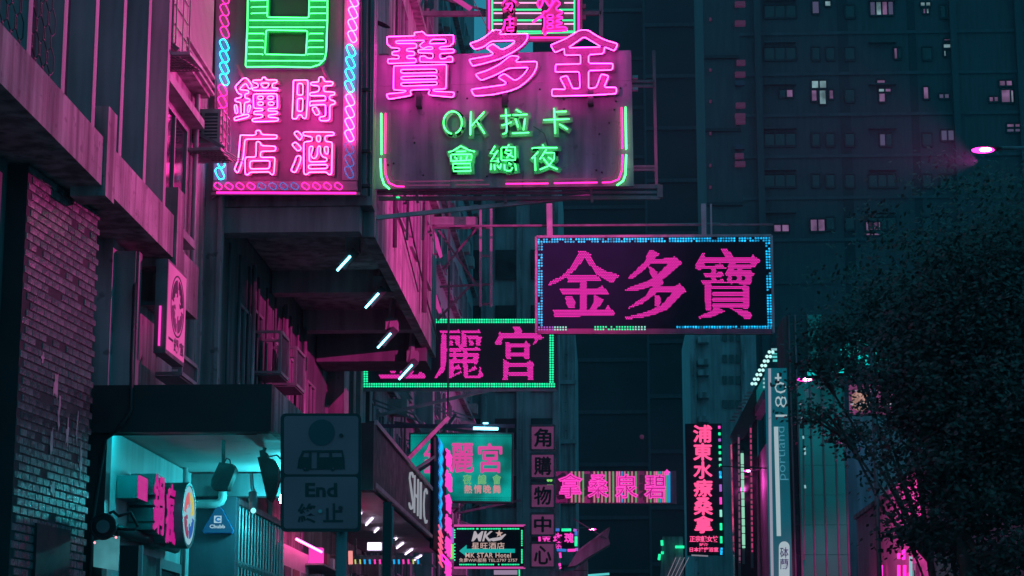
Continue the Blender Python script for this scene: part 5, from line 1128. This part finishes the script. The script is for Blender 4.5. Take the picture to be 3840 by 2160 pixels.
for x in (2710,2735,2760):
    for y in (1250,1330,1410,1500): part('window', MB().box(P(x,y+30,114.9), P(x+16,y,114.9)+Vector((0,.08,0))), M_GLASS, MR)

# portland street hotel building, right hand frontage
PH = thing('theatre_front', 'right hand building front with bulb-lit canopy steps and pale mauve wall', 'building', (7,72,0))
X_R = 6.2
def PXR(x, y): return PX(x, y, X_R)
ya, yb = PXR(2885,1500).y, PXR(2842,1500).y
zt_, zb_ = 1.6 + (2610-1500)/7552*ya, 0
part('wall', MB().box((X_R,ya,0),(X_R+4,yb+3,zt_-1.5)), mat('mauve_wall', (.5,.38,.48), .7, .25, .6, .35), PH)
part('cornice', MB().beam(PXR(2885,1480)+Vector((-.05,0,0)), PXR(2842,1560)+Vector((-.05,0,0)), .35), M_PANEL, PH)
part('upper_glass', MB().prism([[P(x,y,79) for x,y in ((2843,1450),(2880,1380),(2880,1470),(2846,1530))]], (0,1,0)), glow('upper_glass_lit', (.0,.16,.18), .8, False, .5, 1), PH)
part('eave', MB().prism([[P(x,y,80) for x,y in ((2740,1630),(2885,1345),(2885,1480),(2840,1560),(2790,1640),(2750,1660))]], (0,.6,0)), M_BLACK, PH)
part('glass_return', MB().prism([[P(x,y,81) for x,y in ((2745,1660),(2840,1560),(2840,2300),(2760,2300))]], (0,1,0)), M_GLASS, PH)
for i in range(8):
    x, y = 2885-i*9.2, 1320+i*17
    for d in (0,13): part('bulb', MB().ball(P(x+d,y,78), .065), glow('bulb_pale_cyan', (.55,1.0,.95), 1.1, False) if (i, d) == (0, 0) else MATS['bulb_pale_cyan'], PH)
for i in range(4): part('slot_light', MB().box(P(2893+i*2,1343+i*14-30,78), P(2928,1336+i*14-30,78)+Vector((0,.1,0))), MATS['strip_teal'] if i else glow('slot_pale', (.25,.5,.55), 1, False), PH)
for i in range(3): part('slot_light', MB().box(P(2862,1424+i*15,78), P(2878,1417+i*15,78)+Vector((0,.1,0))), MATS['slot_pale'], PH)
for i in range(9): part('louvre', MB().box(P(2800-i*8,1475+i*13,79), P(2822-i*8,1469+i*13,79)+Vector((0,.1,0))), M_STEEL, PH)
BN = thing('banner_sign', 'tall teal banner with upright number 180 beside a pale vertical tube', 'sign', P(2922,2160,65))
part('panel', MB().box(P(2892,2300,65), P(2950,1380,65)+Vector((0,.2,0))), glow('banner_lit', (.0,.09,.13), 1.0, False, .25, .5), BN)
part('edge_tube', MB().tube([P(2886,1382,64.9), P(2888,1700,64.9), P(2896,2160,64.9)], .045, 6), glow('tube_white_teal', (.34,.36,.46), .8, False), BN)
part('edge_tube', MB().tube([P(2899,2300,64.9), P(2896,2162,64.9)], .03, 6), MATS['tube_white_teal'], BN)
mw2 = glow('banner_letters', (.38,.5,.55), .9, False); mw3 = glow('banner_letters_dim', (.06,.26,.36), .9, False)
def vtext(txt, x0, x1, ytop, ybot, m, o_=.0):      # text turned a quarter turn anticlockwise, reading upwards
    a, c = P(x0, ybot, 64.95), P(x1, ytop, 64.95); mb = MB()
    put(mb, glyph(txt, 0, o_), lambda u, v, w: Vector((c.x + (a.x-c.x)*v if True else 0, 64.95, a.z + (c.z-a.z)*u))); part('lettering', mb, m, BN)
vtext('180', 2908, 2948, 1432, 1563, mw2, -.012)
vtext('portland', 2914, 2952, 1600, 1800, mw3, -.01)
part('cross', MB().box(P(2906,1420,64.9), P(2930,1414,64.9)+Vector((0,.02,0))).box(P(2915,1428,64.88), P(2921,1400,64.88)+Vector((0,.015,0))), mw2, BN)
part('thin_line', MB().box(P(2913,2010,64.9), P(2918,1600,64.9)+Vector((0,.03,0))), mw2, BN)
pl = []
for k in range(9): a = R(180+22.5*k); pl.append(P(2941+20*math.cos(a), 2050+20*math.sin(a), 64.9))
pl += [P(2961,2290,64.9), P(2921,2290,64.9)]
part('pill', MB().prism([pl], (0,.04,0)), mw2, BN)
for ch, y0 in (('砵',2052),('蘭',2095)):
    mb = MB(); put(mb, glyph(ch, 0, .01), face_map(2925,y0,2957,y0+40,64.87)); part('character', mb, M_BANNER, BN)
# strings of vertical bulbs
def string(lab, x0, x1, y0, y1, Y, m, r, seg, gp, grp=None):
    t = thing('light_string', lab, 'light string', P(x1, y1, Y), grp); y = y0
    part('backing', MB().beam(P(x0,y0-10,Y+.1), P(x1,y1+60,Y+.1), .09), M_STEEL, t)
    k = 0
    while y < y1:
        f = (y-y0)/(y1-y0); x = x0+(x1-x0)*f; h = seg*(1 if k % 3 else 1.7)
        part('lamp', MB().tube([P(x,y,Y), P(x+(x1-x0)*h/(y1-y0),min(y+h,y1),Y)], r, 6), m, t, True); y += h+gp; k += 1
string('green white vertical light string right of the spa sign', 2783, 2789, 1700, 2055, 74, glow('string_green_white', (.35,.85,.6), .8, False), .055, 24, 4)
string('thin pink vertical light string right of the spa sign', 2770, 2774, 1640, 2110, 74.5, glow('string_mauve', (.22,.08,.16), .8, False), .03, 14, 6)
string('coral vertical light string between green string and mauve wall', 2815, 2821, 1605, 2070, 74, glow('string_coral', (.55,.05,.18), .8, False), .03, 11, 7)
# teal lit curtain wall building
CW = thing('glass_building', 'teal lit curtain wall building behind the trees on the right', 'building', (P(3060,2000,66).x,66,0))
part('wall', MB().box((P(2962,2000,66).x,66.2,0),(P(3165,2000,66).x,69,P(3060,1180,66).z)), M_DARKC, CW)
gp = glow('curtain_glass_lit', (.0,.10,.12), .9, False, .7, .35)
gd = mat('curtain_glass_dark', (.02,.06,.07), .2)
xs = [2966,2990,3038,3082,3128,3164]
for i in range(5):
    for j in range(9):
        y0 = 1185 + j*112; m = gp if i >= 1 and j >= 2 else gd
        part('glass_panel', MB().box((P(xs[i],1500,66).x+.03,66.05,P(3000,y0+110,66).z),(P(xs[i+1],1500,66).x-.03,66.12,P(3000,y0,66).z)), m, CW)
for x in xs: part('mullion', MB().box((P(x,1500,66).x-.025,65.95,0),(P(x,1500,66).x+.025,66.2,P(3060,1180,66).z)), M_STEEL, CW)
TLt = thing('wall_lights', 'scattered small white lamps down the dark strip right of the banner', 'light', P(3010,1700,65.7))
for x,y,h in ((3011,1640,10),(3017,1690,30),(3018,1825,12),(3000,1515,5),(3001,1540,4),(3005,1567,4)): part('lamp', MB().tube([P(x,y-h/2,65.7), P(x+2,y+h/2,65.7)], .03, 5), MATS['strip_grey'] if h < 8 else MATS['slot_pale'], TLt)
part('rail', MB().beam(P(3012,1500,65.8), P(3016,2100,65.8), .05), M_STEEL, TLt)
TT = thing('roof_sign', 'teal panel, pink billboard and added teal glow patches behind leaves on the right', 'sign', P(3250,1550,64))
part('teal_panel', MB().box(P(3040,1420,64), P(3080,1180,64)+Vector((0,.3,0))), gp, TT)
part('billboard', MB().box(P(3190,1550,62), P(3345,1440,62)+Vector((0,.3,0))), glow('billboard_lit', (.32,.07,.22), .8, False, .5, 1.2), TT)
part('patch', MB().prism([[P(x,y,61.9) for x,y in ((3195,1480),(3225,1462),(3262,1478),(3268,1515),(3230,1545),(3195,1530))]], (0,.05,0)), glow('billboard_peach', (.6,.32,.26), .8, False, .4, 2), TT)
for y in (1463,1512): part('rail', MB().box(P(3190,y+5,61.8), P(3345,y,61.8)+Vector((0,.05,0))), glow('rail_white', (.35,.35,.42), 1, False) if y < 1500 else MATS['rail_white'], TT)
for x,y,w,h in ((3240,1300,120,50),(3215,1345,100,50),(3275,1350,110,40),(3290,1385,90,24),(3225,1395,90,30),(3150,1380,50,30),(3170,1320,40,40),(3045,1390,30,30),(3060,1350,22,14)): part('leaf_light_patch', MB().box(P(x-w*.55,y+h*.55,63), P(x+w*.55,y-h/2,63)+Vector((0,.1,0))), glow('leaf_light_teal', (.0,.75,.75), 1.2, False, .8, 3) if x == 3240 else MATS['leaf_light_teal'], TT)  # teal light on the leaves put in as glowing patches behind them
# low pink walls on the right
RW = thing('corner_house', 'low pink lit house wall with sloping parapet line behind the tree trunks', 'house', (9,60,0))
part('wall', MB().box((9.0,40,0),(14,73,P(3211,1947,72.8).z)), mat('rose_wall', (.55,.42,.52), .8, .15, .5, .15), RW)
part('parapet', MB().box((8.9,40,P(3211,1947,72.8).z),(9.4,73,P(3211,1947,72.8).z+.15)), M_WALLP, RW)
for y0, y1 in ((58.8,61.4),(52.2,55.2)):
    w = part('window', MB().box((8.9,y0,3.0),(8.995,y1,5.4)), M_FRAME, RW); part('pane', MB().box((8.87,y0+.2,3.1),(8.895,y1-.2,5.2)), M_GLASS, w)
for x, y0, y1 in ((3305,2120,2180),(3370,2075,2095),(3388,2060,2098),(3370,2120,2180),(3392,2120,2180),(3415,2088,2180),(3436,2080,2086)):
    q = PX(x, y0, 8.82); q2 = PX(x, y1, 8.82); part('neon_tube', MB().tube([q, q2], .05, 5), G_MAG if x != 3415 else MATS['slot_pale'], RW)  # neon reflections in the windows, put in as glowing tubes
RW2 = thing('corner_house', 'second pink lit wall end left of the dark gap near the lamp pole', 'house', (P(3130,2100,78).x,78,0))
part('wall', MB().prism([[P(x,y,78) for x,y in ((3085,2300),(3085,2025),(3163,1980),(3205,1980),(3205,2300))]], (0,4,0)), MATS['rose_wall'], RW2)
part('pilaster', MB().prism([[P(x,y,77.7) for x,y in ((3163,1700),(3200,1680),(3205,2300),(3166,2300))]], (0,.3,0)), M_WALLP, RW2)
part('window', MB().box(P(3185,2110,77.5), P(3205,2030,77.5)+Vector((0,.1,0))), M_GLASS, RW2)
RB = thing('rear_block', 'dim rear block between the glass building and the trees', 'building', (P(3300,1500,90).x,90,0))
part('wall', MB().box((P(3165,1500,90).x,90,0),(P(3900,1500,90).x,100,P(3300,1560,90).z)), M_CONC2, RB)

# ------------------------------------------------------------------ street lamps
def lamp(lab, x, y, Y, W, side, glowm=G_LAMP, polex=None, py=None):
    py = Y+.3 if py is None else py
    c = P(x, y, Y); s = W/FPX*Y/2
    px = c.x + side*2.0 if polex is None else polex
    t = thing('street_lamp', lab, 'street lamp', (px, py, 0), 'lit street lamps down the right side')
    part('glass', MB().ball(c, s, s*.55, s*.24, 16, 8), glowm, t, True)
    part('bulb', MB().ball(c+Vector((side*s*.1,-s*.32,-s*.04)), s*.6, s*.28, s*.17, 14, 8), G_BULB, t, True)
    part('hood', MB().ball(c+Vector((side*.12,.05,s*.22)), s*1.25, s*.6, s*.2, 14, 6), M_BLACK, t, True)
    part('arm', MB().tube([c+Vector((side*s,.1,s*.2)), c+Vector((side*s*2.2,.25,s*.5)), (px,py,c.z+.1)], .035, 6), M_STEEL, t, True)
    part('pole', MB().tube([(px,py,0),(px,py,5),(px,py,c.z+.1)], .07, 8, rad=[.09,.065,.045]), M_STEEL, t, True)
    return t
L1 = lamp('nearest street lamp, glowing pink at the upper right', 3686, 563, 35, 88, 1)
sd = bpy.data.lights.new('added_fill_light', 'SPOT'); sd.energy = 13000; sd.spot_size = R(66); sd.spot_blend = 1; sd.color = (1,.045,.42); sd.shadow_soft_size = .03  # added spot, aimed up at the left facade to light it pink
so = bpy.data.objects.new('added_fill_light', sd); COL.objects.link(so); so.parent = L1
lp = P(3686,563,35) + Vector((-.1,0,-.2)); so.location = lp - Vector(L1.location); so.rotation_euler = (Vector((-7,27.5,13.4)) - lp).to_track_quat('-Z','Y').to_euler()

sd = bpy.data.lights.new('added_fill_light', 'SPOT'); sd.energy = 15000; sd.spot_size = R(58); sd.spot_blend = 1; sd.color = (1,.045,.42); sd.shadow_soft_size = .03  # second added spot, brightens the street face of the overhang
so = bpy.data.objects.new('added_fill_light', sd); COL.objects.link(so); so.parent = L1
lp = P(3686,563,35) + Vector((-.1,.15,-.2)); so.location = lp - Vector(L1.location); so.rotation_euler = (Vector((-4.2,43.5,12.5)) - lp).to_track_quat('-Z','Y').to_euler()
L2 = lamp('pink street lamp beside the dark trees, right of the teal banner', 3020, 1423, 58, 64, 1, polex=P(3282,1700,53).x, py=53, glowm=G_LAMP2)
sd = bpy.data.lights.new('added_fill_light', 'SPOT'); sd.energy = 2600; sd.spot_size = R(86); sd.spot_blend = .5; sd.color = (1,.06,.45); sd.shadow_soft_size = .02  # added spot to brighten the low pink house wall
so = bpy.data.objects.new('added_fill_light', sd); COL.objects.link(so); so.parent = L2; lp = P(3020,1423,58) + Vector((0,0,-.25))
so.location = lp - Vector(L2.location); so.rotation_euler = (Vector((9.8,62.5,2.6)) - lp).to_track_quat('-Z','Y').to_euler()
L3 = lamp('small pink street lamp between green string and mauve wall', 2804, 1766, 80, 34, 1, glowm=G_LAMP2)
sd = bpy.data.lights.new('added_fill_light', 'SPOT'); sd.energy = 4500; sd.spot_size = R(120); sd.spot_blend = 1; sd.color = (1,.06,.55); sd.shadow_soft_size = .02  # added spot to brighten the left background buildings
so = bpy.data.objects.new('added_fill_light', sd); COL.objects.link(so); so.parent = L3; lp = P(2804,1766,80) + Vector((-.1,0,-.2))
so.location = lp - Vector(L3.location); so.rotation_euler = (Vector((-6,80,9)) - lp).to_track_quat('-Z','Y').to_euler()
pd = bpy.data.lights.new('added_fill_light', 'POINT'); pd.energy = 50; pd.color = (1,.08,.6); pd.shadow_soft_size = .015  # added point light to brighten the mauve wall
po = bpy.data.objects.new('added_fill_light', pd); COL.objects.link(po); po.parent = L3; po.location = lp + Vector((.05,-.5,-.3)) - Vector(L3.location)
lamp('small street lamp above the ragged awning, left of the dark gap', 2222, 1985, 110, 28, -1, glowm=G_LAMP2)
lamp('farthest street lamp, low at the bottom beside the spa sign', 2546, 2099, 140, 20, 1, glowm=G_LAMP2)
t = thing('overhead_cable', 'thin cable crossing in front of the teal banner', 'cable', P(2900,1765,68))
part('cable', MB().tube([P(2700,1748,68),P(2900,1757,68),P(3100,1763,68)], .02, 4), M_BLACK, t)
t = thing('green_sign', 'pale angled shop panel with green bars at the bottom left of the spa sign', 'sign', P(2520,2160,105))
part('panel', MB().prism([[P(x,y,105) for x,y in ((2484,2012),(2560,2012),(2570,2300),(2470,2300))]], (0,.3,0)), M_WALLP, t)
for a, b in (((2482,2026),(2483,2046)),((2474,2078),(2471,2100)),((2532,2051),(2566,2051)),((2484,2068),(2484,2078))): part('bar', MB().tube([P(*a,104.8),P(*b,104.8)], .07, 6), G_LEDG, t)
for k in range(4): part('ray', MB().beam(P(2500+k*14,2170,104.9), P(2535+k*16,2090,104.9), .03), MATS['strip_grey'], t)
t = thing('wall_light', 'tiny pink dot lamp high on the dark gap at the street end', 'light', P(2407,1638,108))
part('bulb', MB().ball(P(2407,1638,108), .12), pkl, t); part('plate', MB().box(P(2400,1648,108.2), P(2414,1630,108.2)+Vector((0,.1,0))), M_STEEL, t)

# street end blocks, added and raised to hide the bright sky
for i, (lab, x0, x1, yt, Y) in enumerate((('added dark slab hiding the sky in the middle distance', 2000, 2440, -150, 190), ('added dark slab hiding the sky behind the spa sign', 2430, 2680, -120, 180))):
    b = thing('sky_cover_block', lab, 'building', (P((x0+x1)/2,1000,Y).x,Y,0))
    part('wall', MB().box((P(x0,1000,Y).x,Y,0),(P(x1,1000,Y).x,Y+12,P(x0,yt,Y).z)), M_TOWERD, b)
    for k in range(14): part('storey_band', MB().box((P(x0,1000,Y).x,Y-.2,8+k*5),(P(x1,1000,Y).x,Y,8.35+k*5)), M_TOWER, b)

# ------------------------------------------------------------------ trees
def tree(name, lab, base, H, crowns, seed, leafm, nleaf, ls, trunk=.22):
    rnd = random.Random(seed); t = thing(name, lab, 'tree', base)
    b = Vector(base); top = b + Vector((rnd.uniform(-.4,.4), rnd.uniform(-.3,.3), H*.45))
    mb = MB().tube([b, b+Vector((.08,0,H*.2)), top, top+Vector((.2,.1,H*.2))], trunk, 9, rad=[trunk*1.25, trunk, trunk*.75, trunk*.4])
    for c, r in crowns:
        c = Vector(c); m1 = (top+c)/2 + Vector((rnd.uniform(-.3,.3),0,-.3)); mb.tube([top, m1, c], .08, 6, rad=[trunk*.5, trunk*.3, .03])
        for k in range(5):
            d = Vector((rnd.gauss(0,1),rnd.gauss(0,1),rnd.gauss(0,.8))).normalized()*r[0]*.8; mb.tube([m1.lerp(c,.7), c+d*.5, c+d], .03, 4, rad=[.05,.03,.012])
    part('trunk', mb, M_BARK, t, True)
    lv = MB(); tot = sum(r[0]*r[1]*r[2] for _, r in crowns); vs = lv.v; fs = lv.f
    for c, r in crowns:
        n = int(nleaf*(r[0]*r[1]*r[2])/tot); k = 0; c = Vector(c)
        cl = [Vector((rnd.gauss(0,.48)*r[0], rnd.gauss(0,.48)*r[1], rnd.gauss(0,.48)*r[2])) for _ in range(max(8, n//55))]
        for q in cl:
            sz = rnd.uniform(.22,.5)
            for _ in range(55):
                p = c + q + Vector((rnd.gauss(0,sz),rnd.gauss(0,sz),rnd.gauss(0,sz*.45)))
                u = Vector((rnd.gauss(0,1),rnd.gauss(0,1),rnd.gauss(0,.6))).normalized()*ls*rnd.uniform(.6,1.3); w = u.orthogonal().normalized()*ls*.38
                m = len(vs); vs += [p-u*.5, p+w, p+u*.5, p-w]; fs.append((m,m+1,m+2,m+3))
    part('crown', lv, leafm, t, kind='stuff')
    return t
def cw(x, y, Y): return tuple(P(x, y, Y))
tree('street_tree', 'large dark street tree filling the right edge in front of the pink wall', (P(3655,2160,42).x,42,0), 11,
     [(cw(3640,1250,43),(2.0,2,2.2)),(cw(3800,1100,43),(1.8,2,2.4)),(cw(3560,1550,42),(1.5,1.6,1.6)),(cw(3760,1600,42),(1.8,1.8,1.8)),(cw(3560,1850,42),(.6,.9,.6)),(cw(3500,2000,42),(.3,.5,.22)),(cw(3620,1890,41.5),(1.1,1.1,.6)),(cw(3800,1850,42),(1.0,1.3,1.0)),(cw(3480,1420,43),(1.0,1.3,1.2)),(cw(3570,1640,42),(.6,.9,.7)),(cw(3800,2060,41),(.7,1,.7))], 3, M_LEAF, 60000, .125)
tree('street_tree', 'slimmer street tree with added teal glow patches behind its leaves, beside the second lamp pole', (P(3530,2160,51.5).x,51.5,0), 11,
     [(cw(3270,1180,57),(1.5,1.5,1.3)),(cw(3160,1300,57),(1.0,1.2,.8)),(cw(3240,1395,56),(1.2,1.2,.6)),(cw(3110,1560,56),(.9,1,.35)),(cw(3180,1640,56),(.4,.6,.25)),(cw(3380,1250,57),(1.2,1.5,1.4)),(cw(3060,1370,57),(.45,.7,.6)),(cw(3400,1420,56),(.7,1,.6))], 8, M_LEAF2, 8500, .15, .12)
tree('young_tree', 'small leafy branch cluster low in front of the pink wall', (P(3540,2160,46).x,46,0), 5,
     [(cw(3400,2000,46),(.22,.3,.13)),(cw(3560,2030,46),(.5,.6,.22)),(cw(3740,2120,46),(.6,.6,.35))], 5, M_LEAF, 2600, .14, .06)

# ------------------------------------------------------------------ night haze
hz = MB().box((-90,-70,-1),(90,430,92)); ho = bpy.data.objects.new('haze', hz.mesh('haze', (0,0,0), None)); COL.objects.link(ho); ho['kind'] = 'stuff'
hm = bpy.data.materials.new('haze'); hm.use_nodes = True; hn = hm.node_tree.nodes; hn.remove(hn['Principled BSDF'])
pv = hn.new('ShaderNodeVolumePrincipled'); pv.inputs['Density'].default_value = HAZE; pv.inputs['Color'].default_value = (.55,.85,1,1); pv.inputs['Anisotropy'].default_value = .2
hm.node_tree.links.new(pv.outputs[0], hn['Material Output'].inputs['Volume']); ho.data.materials.append(hm)
